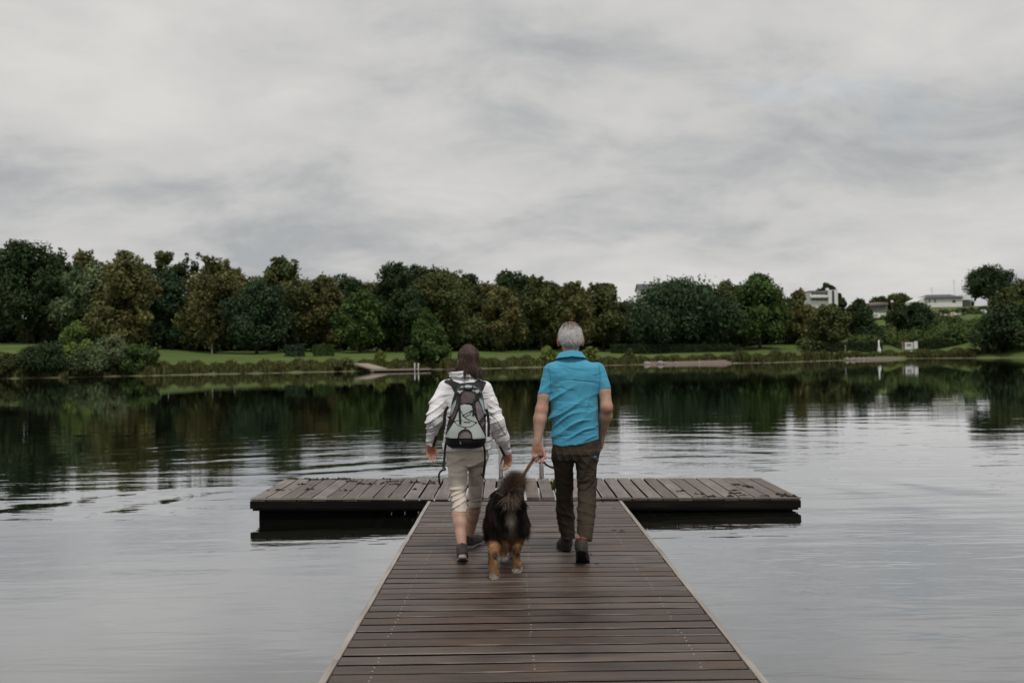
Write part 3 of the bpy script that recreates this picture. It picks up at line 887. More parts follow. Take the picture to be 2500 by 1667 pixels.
# screw heads, far too small to take apart
mb = MB()
y = Y_END - 0.075
k = 0
while y > 2.5:
    for off in (-.785, -.03, .765):
        sh = .075 if (3.2 < y < 4.55) else (0 if y < 6.9 else -.04)
        sh = -sh if off < 0 else sh
        for dy in (-.030, .030):
            if jr.random() < .12: continue
            xx = JX + off + sh * .6 + jr.uniform(-.006, .006); yy = y + dy + jr.uniform(-.004, .004)
            z = deck_z(xx, yy) + .0012
            r_ = .0046
            vs = [Vector((xx + r_ * math.cos(a), yy + r_ * math.sin(a), z)) - jetty.location for a in np.linspace(0, 2 * math.pi, 7)[:-1]]
            mb.add(vs, [tuple(range(6))])
    y -= PITCH_J
me = bpy.data.meshes.new('screws'); me.from_pydata(mb.V, [], mb.F); me.update()
link('screw_heads', me, M['screw'], jetty, kind='stuff')
# dark knots, droppings and wear on the jetty
# ---- pontoon
PX0, PX1 = -2.78, 3.005
PY0, PY1 = 10.50, 12.14
PH = 0.196
pc = ((PX0 + PX1) / 2, (PY0 + PY1) / 2)
pont = empty('bathing_pontoon', (pc[0], pc[1], PH), 'floating wooden bathing platform lying across the end of the jetty', 'platform', rot=(0, TILT, 0))
PWID, PDEP = PX1 - PX0, PY1 - PY0
pv = []
for k in range(4):
    mb = MB()
    L, W, T = PDEP - .002, 0.1375, 0.034
    sec = [(-W/2, -T), (-W/2, -.0015), (-W/2 + .004, 0), (0, .0008), (W/2 - .004, 0), (W/2, -.0015), (W/2, -T)]
    nseg = 8; ph = jr.uniform(0, 6); vs, fs = [], []
    for i in range(nseg + 1):
        t = i / nseg; yy = -L/2 + L * t
        for (xx, zz) in sec:
            vs.append((xx + .002 * math.sin(2.6 * t + ph), yy, zz + .001 * math.sin(5 * t + ph)))
    q = len(sec)
    for i in range(nseg):
        for j in range(q):
            j2 = (j + 1) % q
            fs.append((i*q + j, i*q + j2, (i+1)*q + j2, (i+1)*q + j))
    fs += [tuple(range(q)), tuple(reversed(range(nseg*q, nseg*q + q)))]
    mb.add(vs, fs)
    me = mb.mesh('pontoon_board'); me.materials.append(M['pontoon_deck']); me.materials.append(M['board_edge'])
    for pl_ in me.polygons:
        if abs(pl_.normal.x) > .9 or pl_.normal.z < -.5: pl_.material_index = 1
    pv.append(me)
NB = 36
for i in range(NB):
    x = -PWID / 2 + PWID * (i + .5) / NB
    # boards are narrower-spaced at the ends, wide gaps in the middle
    link('board', jr.choice(pv), None, pont, (x, jr.uniform(-.006, .006), jr.uniform(-.0015, .0015)), (0, 0, jr.uniform(-.002, .002))).scale.x = 1.075 if (i < 10 or i > 27) else 1.0
def pbox(name, mat, x0, x1, y0, y1, z0, z1, bevel=0.0):
    mb = MB(); mb.box(((x0 + x1)/2, (y0 + y1)/2, (z0 + z1)/2), (x1 - x0, y1 - y0, z1 - z0), bevel=bevel)
    return mb.build(name, mat, pont)
hw_, hd_ = PWID / 2, PDEP / 2
pbox('trim_strip', M['kerb'], -hw_ - .004, -0.52 + .0, -hd_ - .012, -hd_ + .002, -.016, -.003)
pbox('trim_strip', M['kerb'], 0.72, hw_ + .004, -hd_ - .012, -hd_ + .002, -.016, -.003)
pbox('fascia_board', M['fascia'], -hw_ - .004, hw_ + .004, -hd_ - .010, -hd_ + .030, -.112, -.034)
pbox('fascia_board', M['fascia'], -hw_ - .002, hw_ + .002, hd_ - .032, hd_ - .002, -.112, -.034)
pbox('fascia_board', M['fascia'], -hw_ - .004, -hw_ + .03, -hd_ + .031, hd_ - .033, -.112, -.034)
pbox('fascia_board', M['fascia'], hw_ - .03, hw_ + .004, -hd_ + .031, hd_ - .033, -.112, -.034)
pbox('frame_lip', M['fascia'], -hw_ + .02, -1.06, -hd_ + .005, -hd_ + .026, -.135, -.113)
pbox('frame_lip', M['fascia'], .98, hw_ - .02, -hd_ + .005, -hd_ + .026, -.135, -.113)
for x0, x1 in ((-hw_ + .07, -1.62), (1.95, hw_ - .06)):
    pbox('float', M['float'], x0, x1, -hd_ + .06, hd_ - .06, -.60, -.036, bevel=.02)
for x in (-1.2, -.55, 1.3):
    pbox('joist', M['fascia'], x - .03, x + .03, -hd_ + .032, hd_ - .034, -.10, -.036)
# hinges between jetty and pontoon
for dx in (-.52, .58):
    pbox('hinge', M['steel'], JX - pc[0] + dx - .03, JX - pc[0] + dx + .03, -hd_ - .06, -hd_ - .012, -.06, -.035)

# bits of weed, leaves and droppings on the pontoon
def debris(name, spots, label, mat, seed):
    rs = np.random.default_rng(seed)
    V, F = [], []
    for (x, y, r, n) in spots:
        for i in range(n):
            cx, cy = x + rs.normal() * r, y + rs.normal() * r * .55
            cx = float(np.clip(cx, PX0 + .03, PX1 - .03)); cy = float(np.clip(cy, PY0 + .04, PY1 - .04))
            z = PH - (cx - pc[0]) * TILT + .001
            s = rs.uniform(.007, .034); a = rs.uniform(0, 3.14); hgt = s * rs.uniform(.25, .8)
            b = len(V)
            for k in range(5):
                q = a + k * 1.256 + rs.normal() * .2; rr = s * rs.uniform(.6, 1.3)
                V.append((cx + rr * math.cos(q), cy + rr * math.sin(q), z))
            V.append((cx, cy, z + hgt))
            F += [(b + k, b + (k + 1) % 5, b + 5) for k in range(5)]
    me = bpy.data.meshes.new(name); me.from_pydata(V, [], F); me.update()
    o = link(name, me, mat)
    tag(o, label, 'debris', kind='stuff')
M['weed'] = simple('dried_weed', (0.022, 0.016, 0.011), .9, var=.4, scale=40)
sp_left = []
rsd = np.random.default_rng(9)
for px, py, n in [(725, 1172, 16), (735, 1165, 12), (780, 1178, 14), (800, 1172, 16), (830, 1176, 22), (845, 1172, 10), (870, 1180, 10), (885, 1186, 14), (915, 1187, 12),
                  (955, 1180, 16), (950, 1173, 8), (1010, 1181, 12), (1050, 1183, 14), (1055, 1178, 6), (738, 1190, 8), (690, 1204, 9), (755, 1202, 6), (850, 1203, 5), (970, 1186, 9), (1012, 1198, 3), (760, 1175, 12)]:
    Y = (CAM_H - PH) / ((py - (868 - .01745 * (px - 1250))) / F_PX)
    p = P(px, py, Y); sp_left.append((p.x, Y, .055, n))
debris('weed_litter', sp_left, 'dark dried weed and bird droppings strewn over the platform boards', M['weed'], 1)
sp_r = []
for px, py, n in [(1790, 1188, 14), (1798, 1195, 12), (1815, 1200, 8), (1800, 1174, 9), (1822, 1178, 6), (1835, 1180, 8), (1895, 1196, 7), (1910, 1198, 6), (1930, 1205, 6), (1665, 1192, 5), (1700, 1198, 5), (1735, 1208, 6), (1780, 1205, 5), (1870, 1200, 5)]:
    Y = (CAM_H - PH) / ((py - (868 - .01745 * (px - 1250))) / F_PX)
    p = P(px, py, Y); sp_r.append((p.x, Y, .035, n))
debris('weed_scraps', sp_r, 'sparse dark weed scraps on the right arm of the platform', M['weed'], 2)
# a few dark droppings on the jetty
mb = MB()
for px, py, s in [(1470, 1222, .03), (1498, 1236, .02), (1506, 1291, .045), (1516, 1294, .025), (1459, 1372, .03), (1437, 1349, .018)]:
    hz = 868 - .01745 * (px - 1250)
    Y = (CAM_H - .2) / ((py - hz) / F_PX)
    for _ in range(4): Y = (CAM_H - deck_c(Y)) / ((py - hz) / F_PX)
    p = P(px, py, Y); z = deck_z(p.x, Y) + .001
    for q in range(3):
        x, y = p.x + jr.uniform(-s, s), Y + jr.uniform(-.012, .012)
        vs = [(x + s * .5 * jr.uniform(.6, 1.2) * math.cos(a), y + .014 * math.sin(a), z) for a in np.linspace(0, 2 * math.pi, 7)[:-1]] + [(x, y, z + .006)]
        mb.add(vs, [(i, (i + 1) % 6, 6) for i in range(6)])
me = bpy.data.meshes.new('droppings'); me.from_pydata(mb.V, [], mb.F); me.update()
tag(link('bird_droppings', me, M['weed']), 'small dark droppings scattered on the jetty boards beside the man', 'debris', kind='stuff')

# bathing ladder at the outer edge of the pontoon
lad = empty('bathing_ladder', (0.3, PY1 - .05, PH), 'steel bathing ladder with two upright rails at the far edge of the platform', 'ladder')
def pp(px, py, Y): return P(px, py, Y)
lx0, lx1 = pp(1223, 1176, PY1 - .13).x, pp(1323, 1173, PY1 - .13).x
zd0, zd1 = PH - (lx0 - pc[0]) * TILT, PH - (lx1 - pc[0]) * TILT
for lx, zd in ((lx0, zd0), (lx1, zd1)):
    mb = MB()
    yb = PY1 - .13 - lad.location.y
    x = lx - lad.location.x
    pts = [(x, yb, zd - PH)] + [(x, yb, zd - PH + t) for t in (.2, .45, .66)]
    for a in np.linspace(0, math.pi, 9)[1:]:
        pts.append((x, yb + .17 - .17 * math.cos(a), zd - PH + .66 + .17 * math.sin(a)))
    pts += [(x, yb + .34, .3), (x, yb + .34, -.1), (x, yb + .34, -1.0)]
    mb.tube(pts, .025, seg=12)
    mb.build('handrail', M['steel'], lad, smooth=True)
for z in (-.28, -.52, -.76):
    mb = MB(); mb.box(((lx0 + lx1) / 2 - lad.location.x, PY1 + .21 - lad.location.y, z), (lx1 - lx0, .06, .02)); mb.build('rung', M['steel'], lad)
mb = MB(); mb.box(((lx0 + lx1) / 2 - lad.location.x, PY1 - .19 - lad.location.y, (zd0 + zd1) / 2 - PH + .004), (lx1 - lx0 + .10, .03, .008), rot=Matrix.Rotation(TILT, 3, 'Y')); mb.build('foot_bar', M['steel'], lad)
for lx, zd in ((lx0, zd0), (lx1, zd1)):
    mb = MB(); mb.box((lx - lad.location.x + .02, PY1 - .12 - lad.location.y, zd - PH + .004), (.022, .16, .008)); mb.build('mounting_plate', M['steel'], lad)
# ------------------------------------------------------------------ signed-distance modelling for bodies and cloth
class Vol:
    def __init__(s, lo, hi, h):
        s.lo = np.array(lo, float); s.h = h
        s.n = np.ceil((np.array(hi) - s.lo) / h).astype(int) + 1
        s.ax = [s.lo[i] + h * np.arange(s.n[i]) for i in range(3)]
        s.f = np.full(tuple(s.n), 1.0, dtype=np.float32)
    def sub(s, lo, hi):
        a = [int(np.clip(np.floor((lo[i] - s.lo[i]) / s.h), 0, s.n[i] - 1)) for i in range(3)]
        b = [int(np.clip(np.ceil((hi[i] - s.lo[i]) / s.h) + 1, 1, s.n[i])) for i in range(3)]
        sl = tuple(slice(a[i], max(b[i], a[i] + 1)) for i in range(3))
        X, Y, Z = np.meshgrid(*[s.ax[i][sl[i]].astype(np.float32) for i in range(3)], indexing='ij')
        return sl, X, Y, Z
    def union(s, sl, d, k):
        a = s.f[sl]
        if k <= 0: s.f[sl] = np.minimum(a, d); return
        hh = np.clip(0.5 + 0.5 * (a - d) / k, 0, 1)
        s.f[sl] = a * (1 - hh) + d * hh - k * hh * (1 - hh)
    def cone(s, a, b, r1, r2, k=0.02, sq=None):
        """capsule between a and b; sq=(axis vector, factor) squashes along an axis"""
        a = np.array(a, float); b = np.array(b, float)
        R = max(r1, r2) * 1.3 + k + 3 * s.h
        sl, X, Y, Z = s.sub(np.minimum(a, b) - R, np.maximum(a, b) + R)
        ba = b - a; L2 = max(float(ba @ ba), 1e-9)
        px, py, pz = X - a[0], Y - a[1], Z - a[2]
        t = np.clip((px * ba[0] + py * ba[1] + pz * ba[2]) / L2, 0, 1)
        qx, qy, qz = px - t * ba[0], py - t * ba[1], pz - t * ba[2]
        if sq is not None:
            v_ = np.array(sq[0], float); v_ /= np.linalg.norm(v_)
            dt = (qx * v_[0] + qy * v_[1] + qz * v_[2]) * (1 / sq[1] - 1)
            qx, qy, qz = qx + dt * v_[0], qy + dt * v_[1], qz + dt * v_[2]
        d = np.sqrt(qx * qx + qy * qy + qz * qz) - (r1 + t * (r2 - r1))
        s.union(sl, d, k)
        return s
    def chain(s, pts, rs, k=0.02, sq=None):
        for i in range(len(pts) - 1): s.cone(pts[i], pts[i + 1], rs[i], rs[i + 1], k, sq)
        return s
    def ell(s, c, r, k=0.02, rot=None):
        c = np.array(c, float); r = np.array(r, float)
        R = r.max() * 1.15 + k + 3 * s.h
        sl, X, Y, Z = s.sub(c - R, c + R)
        x, y, z = X - c[0], Y - c[1], Z - c[2]
        if rot is not None:
            m_ = np.array(rot)          # columns = local axes
            x, y, z = (x * m_[0, 0] + y * m_[1, 0] + z * m_[2, 0], x * m_[0, 1] + y * m_[1, 1] + z * m_[2, 1], x * m_[0, 2] + y * m_[1, 2] + z * m_[2, 2])
        k0 = np.sqrt((x / r[0]) ** 2 + (y / r[1]) ** 2 + (z / r[2]) ** 2)
        k1 = np.sqrt((x / r[0] ** 2) ** 2 + (y / r[1] ** 2) ** 2 + (z / r[2] ** 2) ** 2) + 1e-6
        s.union(sl, k0 * (k0 - 1) / k1, k)
        return s
    def loft(s, z, cx, cy, rx, ry, k=0.02, p=2.0, caps=True):
        """stack of super-elliptical sections over z"""
        z = np.array(z, float); cx, cy, rx, ry = [np.broadcast_to(np.array(v_, float), z.shape) for v_ in (cx, cy, rx, ry)]
        o = np.argsort(z); z, cx, cy, rx, ry = z[o], cx[o], cy[o], rx[o], ry[o]
        m_ = 0.05 + k
        sl, X, Y, Z = s.sub((( cx - rx).min() - m_, (cy - ry).min() - m_, z[0] - m_), ((cx + rx).max() + m_, (cy + ry).max() + m_, z[-1] + m_))
        zz = Z[0, 0, :]
        def ip(v_):
            # smooth (cubic-ish) interpolation along z
            t = np.interp(zz, z, v_)
            return t.astype(np.float32)[None, None, :]
        CX_, CY_, RX, RY = ip(cx), ip(cy), ip(rx), ip(ry)
        q = (np.abs((X - CX_) / RX) ** p + np.abs((Y - CY_) / RY) ** p) ** (1 / p)
        d = (q - 1) * np.minimum(RX, RY)
        if caps: d = np.maximum(d, np.maximum(z[0] - Z, Z - z[-1]))
        s.union(sl, d.astype(np.float32), k)
        return s
    def box_grid(s):
        return np.meshgrid(*[a.astype(np.float32) for a in s.ax], indexing='ij')
    def displace(s, fn):
        """add fn(points) where the surface is near"""
        idx = np.nonzero(np.abs(s.f) < 0.05)
        p = np.stack([s.ax[i][idx[i]] for i in range(3)], 1)
        s.f[idx] += fn(p).astype(np.float32)
        return s
    def cut(s, fn):
        """keep where fn<0 (intersection)"""
        X, Y, Z = s.box_grid()
        s.f = np.maximum(s.f, fn(X, Y, Z).astype(np.float32))
        return s
    def mesh(s, name, smooth_iter=0, colfn=None):
        F = s.f
        F[0], F[-1], F[:, 0], F[:, -1], F[:, :, 0], F[:, :, -1] = (np.maximum(x, s.h * .5) for x in (F[0], F[-1], F[:, 0], F[:, -1], F[:, :, 0], F[:, :, -1]))
        S = F < 0
        nx, ny, nz_ = F.shape
        cnt = np.zeros((nx - 1, ny - 1, nz_ - 1), dtype=np.int8)
        for i in (0, 1):
            for j in (0, 1):
                for k in (0, 1):
                    cnt += S[i:nx - 1 + i, j:ny - 1 + j, k:nz_ - 1 + k]
        mask = (cnt > 0) & (cnt < 8)
        cells = np.argwhere(mask)
        idx = np.full(mask.shape, -1, dtype=np.int32)
        idx[mask] = np.arange(len(cells))
        acc = np.zeros((len(cells), 3)); num = np.zeros(len(cells))
        cor = [(0,0,0),(1,0,0),(0,1,0),(1,1,0),(0,0,1),(1,0,1),(0,1,1),(1,1,1)]
        for a, b in [(0,1),(2,3),(4,5),(6,7),(0,2),(1,3),(4,6),(5,7),(0,4),(1,5),(2,6),(3,7)]:
            ca, cb = np.array(cor[a]), np.array(cor[b])
            va = F[tuple((cells + ca).T)]; vb = F[tuple((cells + cb).T)]
            m_ = (va < 0) != (vb < 0)
            t = np.where(m_, va / np.where(m_, va - vb, 1), 0)
            p = ca[None] + t[:, None] * (cb - ca)[None]
            acc[m_] += p[m_]; num[m_] += 1
        V = (cells + acc / num[:, None]) * s.h + s.lo
        quads = []
        def emit(e, offs, sgn):
            c = [idx[tuple((e + np.array(o)).T)] for o in offs]
            q = np.stack(c, 1)
            q[sgn] = q[sgn][:, ::-1]
            quads.append(q)
        for axis in range(3):
            sh = [slice(None)] * 3; s2 = [slice(None)] * 3
            sh[axis] = slice(0, -1); s2[axis] = slice(1, None)
            A, B = S[tuple(sh)], S[tuple(s2)]
            e = np.argwhere(A != B)
            o1, o2 = [(1, 2), (2, 0), (0, 1)][axis]
            ok = (e[:, o1] >= 1) & (e[:, o2] >= 1) & (e[:, o1] < F.shape[o1] - 1) & (e[:, o2] < F.shape[o2] - 1)
            e = e[ok]
            sg = ~A[tuple(e.T)]
            z = [0, 0, 0]
            def off(a, b):
                q = [0, 0, 0]; q[o1] = a; q[o2] = b; return tuple(q)
            emit(e, [off(-1, -1), off(0, -1), off(0, 0), off(-1, 0)], sg)
        Q = np.concatenate(quads)
        Q = Q[(Q >= 0).all(1)]
        for _ in range(smooth_iter):
            nb = np.zeros_like(V); cn = np.zeros(len(V))
            for a, b in ((0, 1), (1, 2), (2, 3), (3, 0)):
                np.add.at(nb, Q[:, a], V[Q[:, b]]); np.add.at(cn, Q[:, a], 1)
                np.add.at(nb, Q[:, b], V[Q[:, a]]); np.add.at(cn, Q[:, b], 1)
            V = V * .5 + .5 * nb / np.maximum(cn, 1)[:, None]
        s.V, s.Q = V, Q
        return mesh_np(name, V, Q, smooth=True, col=None if colfn is None else colfn(V))

def sines(seed, n=10, fmin=1.0, fmax=3.0):
    rs = np.random.default_rng(seed)
    d = rs.normal(size=(n, 3)); d /= np.linalg.norm(d, axis=1, keepdims=True)
    f = rs.uniform(fmin, fmax, n); ph = rs.uniform(0, 6.28, n)
    def fn(p):
        o = 0
        for i in range(n): o = o + np.sin((p @ d[i]) * f[i] * 6.283 + ph[i])
        return o / math.sqrt(n)
    return fn

def folds(seed, direction, freq, warp=0.6, wf=3.0, sharp=2.0):
    """ridge lines running along 'direction'; returns -1..1"""
    d = np.array(direction, float); d /= np.linalg.norm(d)
    rs = np.random.default_rng(seed)
    a = np.cross(d, [0.0, 1.0, 0.05]); a /= np.linalg.norm(a)       # across the folds, in the plane of the cloth
    w1, w2 = sines(seed + 1, 6, .4 * wf, 1.2 * wf), sines(seed + 2, 6, .3 * wf, wf)
    def fn(p):
        u_ = (p @ a) * freq + warp * w1(p)
        r_ = 1 - np.abs(np.sin(u_ * math.pi))
        amp = np.clip(.25 + .9 * w2(p), 0, 1.5)
        return (r_ ** (sharp * 1.5)) * amp * 1.25
    return fn

def strands(name, pts, dirs, lens, width, cols, segs=3, curl=0.0, gravity=0.0, seed=0, mat=None, parent=None, kind='stuff'):
    """thin tapering blades of hair; pts,dirs (n,3)"""
    rs = np.random.default_rng(seed)
    n_ = len(pts)
    d = dirs / (np.linalg.norm(dirs, axis=1, keepdims=True) + 1e-9)
    side = np.cross(d, rs.normal(size=(n_, 3))); side /= np.linalg.norm(side, axis=1, keepdims=True) + 1e-9
    side = side * .5 + np.cross(d, np.array([[0, -1., 0]])) * .8
    side /= np.linalg.norm(side, axis=1, keepdims=True) + 1e-9
    cur = pts.copy(); rings = []
    wv = np.broadcast_to(np.asarray(width, float), (n_,))
    for i in range(segs + 1):
        t = i / segs
        w = (wv * (1 - t * .9))[:, None]
        rings.append((cur - side * w * .5, cur + side * w * .5))
        st = d + curl * rs.normal(size=(n_, 3)) * t
        st[:, 2] -= gravity * t
        st /= np.linalg.norm(st, axis=1, keepdims=True) + 1e-9
        cur = cur + st * (np.asarray(lens) / segs)[:, None]
        d = st
    V = np.stack([q for r_ in rings for q in r_], 1)       # n, 2*(segs+1), 3
    m_ = 2 * (segs + 1)
    base = np.arange(n_)[:, None] * m_
    F = np.concatenate([base + np.array([[2*i, 2*i + 1, 2*i + 3, 2*i + 2]]) for i in range(segs)])
    me = mesh_np(name, V.reshape(-1, 3), F, smooth=True, col=np.repeat(cols, m_, 0))
    return link(name, me, mat, parent, kind=kind)

def sample(V, Q, n, seed, mask=None):
    """random points, normals on a quad mesh"""
    rs = np.random.default_rng(seed)
    T = np.concatenate([Q[:, [0, 1, 2]], Q[:, [0, 2, 3]]])
    a, b, c = V[T[:, 0]], V[T[:, 1]], V[T[:, 2]]
    nn = np.cross(b - a, c - a); ar = np.linalg.norm(nn, axis=1)
    w = ar.copy()
    if mask is not None: w = w * mask((a + b + c) / 3)
    i = rs.choice(len(T), n, p=w / w.sum())
    u_, v_ = rs.random(n), rs.random(n); f = u_ + v_ > 1; u_[f], v_[f] = 1 - u_[f], 1 - v_[f]
    p = a[i] + u_[:, None] * (b[i] - a[i]) + v_[:, None] * (c[i] - a[i])
    return p, nn[i] / (ar[i][:, None] + 1e-12)

M['hair'] = attr_mat('hair', .5, .35)
M['fur'] = attr_mat('fur', .7, .08)
M['skin'] = attr_mat('skin', .55, .35)
M['skin'].node_tree.nodes['Principled BSDF'].inputs['Subsurface Weight'].default_value = 0.08
M['skin'].node_tree.nodes['Principled BSDF'].inputs['Subsurface Radius'].default_value = (.01, .004, .002)

def finger(vol, base, dirs, lens, r0, r1):
    p = np.array(base, float); q = [p]
    for d, L in zip(dirs, lens):
        d = np.array(d, float); d /= np.linalg.norm(d)
        p = p + d * L; q.append(p)
    vol.chain(q, list(np.linspace(r0, r1, len(q))), .003)

def hand(vol, wrist, fdir, palm_n, thumb_side, size=1.0, curl=.5, thumb_curl=.3, spread=.10):
    """hand: wrist point, finger direction, palm normal (side the palm faces), thumb_side vector"""
    w = np.array(wrist, float); f = np.array(fdir, float); f /= np.linalg.norm(f)
    pn_ = np.array(palm_n, float); pn_ -= f * (pn_ @ f); pn_ /= np.linalg.norm(pn_)
    ts = np.array(thumb_side, float); ts -= f * (ts @ f); ts -= pn_ * (ts @ pn_); ts /= np.linalg.norm(ts)
    S = size
    kn = []
    for i, (o, l) in enumerate([(.030, .086), (.010, .092), (-.011, .088), (-.030, .078)]):
        k = w + f * l * S + ts * o * S
        kn.append(k)
        vol.cone(w + f * .012 * S + ts * o * .55 * S, k, .017 * S, .0125 * S, .012)
    vol.cone(w - f * .02 * S, w + f * .03 * S, .026 * S, .028 * S, .02, (pn_, .72))
    for i, k in enumerate(kn):
        L = [.098, .108, .100, .080][i] * S
        c = curl * (1 + .12 * i)
        sp_ = ts * spread * (1.5 - i) * .6
        d1 = f * math.cos(c * .7) + pn_ * math.sin(c * .7) + sp_
        d2 = f * math.cos(c * 1.7) + pn_ * math.sin(c * 1.7) + sp_ * .5
        d3 = f * math.cos(c * 2.5) + pn_ * math.sin(c * 2.5)
        finger(vol, k, [d1, d2, d3], [L * .46, L * .31, L * .23], .0098 * S, .0072 * S)
    tb = w + f * .028 * S + ts * .026 * S
    vol.cone(w + f * .01 * S + ts * .012 * S, tb, .016 * S, .015 * S, .012)
    d1 = f * .75 + ts * .6 + pn_ * .25
    d2 = f * .9 + ts * .15 + pn_ * (.3 + thumb_curl)
    finger(vol, tb, [d1, d2, d2], [.036 * S, .032 * S, .026 * S], .0125 * S, .0085 * S)
# ------------------------------------------------------------------ people
def cone_cut(vol, a, b, r1, r2, k=0.02):
    """sleeve: capsule cut off flat at b"""
    a = np.array(a, float); b = np.array(b, float)
    R = max(r1, r2) * 1.4 + k + 3 * vol.h
    sl, X, Y, Z = vol.sub(np.minimum(a, b) - R, np.maximum(a, b) + R)
    ba = b - a; L = np.linalg.norm(ba); u_ = ba / L
    px, py, pz = X - a[0], Y - a[1], Z - a[2]
    t = (px * u_[0] + py * u_[1] + pz * u_[2])
    tc_ = np.clip(t / L, 0, 1.2)
    qx, qy, qz = px - tc_ * ba[0], py - tc_ * ba[1], pz - tc_ * ba[2]
    d = np.sqrt(qx * qx + qy * qy + qz * qz) - (r1 + tc_ * (r2 - r1))
    d = np.maximum(d, t - L)
    vol.union(sl, d.astype(np.float32), k)

def vlink(vol, name, mat, root, colfn=None, smooth=1, org=None):
    me = vol.mesh(name, smooth, None)
    V = vol.V - np.array((org or root).location)
    me = mesh_np(name, V, vol.Q, smooth=True, col=None if colfn is None else colfn(vol.V))
    return link(name, me, mat, root)

def vec(px, py, Y): return np.array(P(px, py, Y))

def sect(rows, ry, dy=0.0):
    """rows: (py, xl, xr, Y) -> loft keys z, cx, cy, rx"""
    z, cx, cy, rx = [], [], [], []
    for (py, xl, xr, Y) in rows:
        a, b = P(xl, py, Y), P(xr, py, Y)
        z.append((a.z + b.z) / 2); cx.append((a.x + b.x) / 2); cy.append(Y + dy); rx.append((b.x - a.x) / 2)
    return z, cx, cy, rx, ry

def gauss(x, c, w): return np.exp(-((x - c) / w) ** 2)

# ---- shoes (local: origin under the heel, +y towards the toe)
def make_shoe(root, name, M_up, M_sole, ball, yaw, pitch, L=.285, W=.100, accent=None, label=None):
    """placed so that the ball of the foot rests at 'ball' (world); pitch lifts the heel"""
    S = L / .285
    up = Vol((-.08, -.05, -.01), (.08, .33, .16), .004)
    w = W / .100
    up.ell((0, .045 * S, .050), (.037 * w, .050, .050), .015)
    up.cone((0, .04 * S, .045), (0, .035 * S, .095), .036 * w, .037 * w, .02)
    up.cone((0, .05 * S, .075), (0.002, .17 * S, .045), .036 * w, .037 * w, .03)
    up.ell((.004, .205 * S, .032), (.047 * w, .072, .032), .02)
    up.ell((.003, .14 * S, .040), (.040 * w, .08, .038), .02)
    X, Y, Z = up.box_grid()
    up.f = np.maximum(up.f, .016 - Z); up.f = np.maximum(up.f, Z - (.108 + .10 * (Y - .02) * 0))
    so = Vol((-.08, -.05, -.01), (.08, .33, .06), .004)
    X, Y, Z = so.box_grid()
    yy = Y / S
    hwid = np.interp(yy.ravel(), [-.012, 0, .03, .09, .14, .20, .25, .275, .29], [.005, .026, .036, .032, .037, .050, .043, .026, .004]).reshape(Y.shape) * w
    d = np.maximum(np.abs(X - .004 * np.clip(yy / .2, 0, 1)) - hwid, np.maximum(Z - .026 - .006 * np.cos(yy * 18), -Z + .10 * np.maximum(yy - .22, 0)))
    d = np.maximum(d, np.maximum(-.013 - yy, yy - .29))
    so.f = np.minimum(so.f, d.astype(np.float32) + .002)
    bl = np.array([0, .20 * S, 0])
    Rm = np.array(Matrix.Rotation(yaw, 3, 'Z') @ Matrix.Rotation(-pitch, 3, 'X'))
    def place(V): return (V - bl) @ Rm.T + np.array(ball)
    rootloc = np.array(root.location)
    up.mesh('u', 1); so.mesh('s', 1)
    sh = link(name, mesh_np(name, place(up.V) - rootloc, up.Q, smooth=True), M_up, root)
    if label: sh['label'] = label
    link('sole', mesh_np('sole', place(so.V) - rootloc, so.Q, smooth=True), M_sole, sh)
    if accent is not None:
        mb = MB()
        pts = [place(np.array([[x, y, z]]))[0] - rootloc for x, y, z in [(-.034 * w, .065 * S, .098), (-.030 * w, .012, .104), (0, -.008, .106), (.030 * w, .012, .104), (.034 * w, .065 * S, .098)]]
        mb.tube(pts, .0065, seg=6); mb.build('collar_lining', accent, sh, smooth=True)
        mb = MB()
        pts = [place(np.array([[0, y, z]]))[0] - rootloc for y, z in [(-.010, .060), (-.012, .085), (-.014, .112)]]
        mb.ribbon(pts, .010, .005, Rm @ np.array([0, 1., 0])); mb.build('pull_tab', M_up, sh)
    def ank(): return place(np.array([[0, .045 * S, .10]]))[0]
    return ank()

M['polo'] = simple('turquoise_jersey', (0.075, 0.335, 0.50), 0.85, var=0.06, scale=12, bump=0.15, bscale=400, spec=0.12, sheen=0.1, crease=0.0035, cdir=(0, .6, 0), cscale=(2.6, 4, 7))
M['man_trousers'] = simple('dark_olive_brown_cloth', (0.050, 0.039, 0.028), 0.85, var=0.14, scale=9, bump=0.15, bscale=300, spec=0.15, crease=0.004, cdir=(0, .25, 0), cscale=(3.5, 3.5, 8))
M['man_shoe'] = simple('dark_brown_boot', (0.035, 0.028, 0.022), 0.65, var=0.35, scale=30)
M['man_sole'] = simple('black_rubber', (0.012, 0.012, 0.012), 0.6, var=0.2)
M['red_lining'] = simple('red_lining', (0.42, 0.045, 0.030), 0.8, var=0.1)
M['stitch'] = simple('pale_stitch', (0.10, 0.36, 0.47), 0.8, var=0.05)

mY = 7.37
man = empty('person', (vec(1398, 1350, mY)[0], mY, deck_z(.5, mY)), 'grey haired man in a turquoise polo shirt walking away and holding the leash', 'person')
skin_c = np.array([.47, .29, .22])

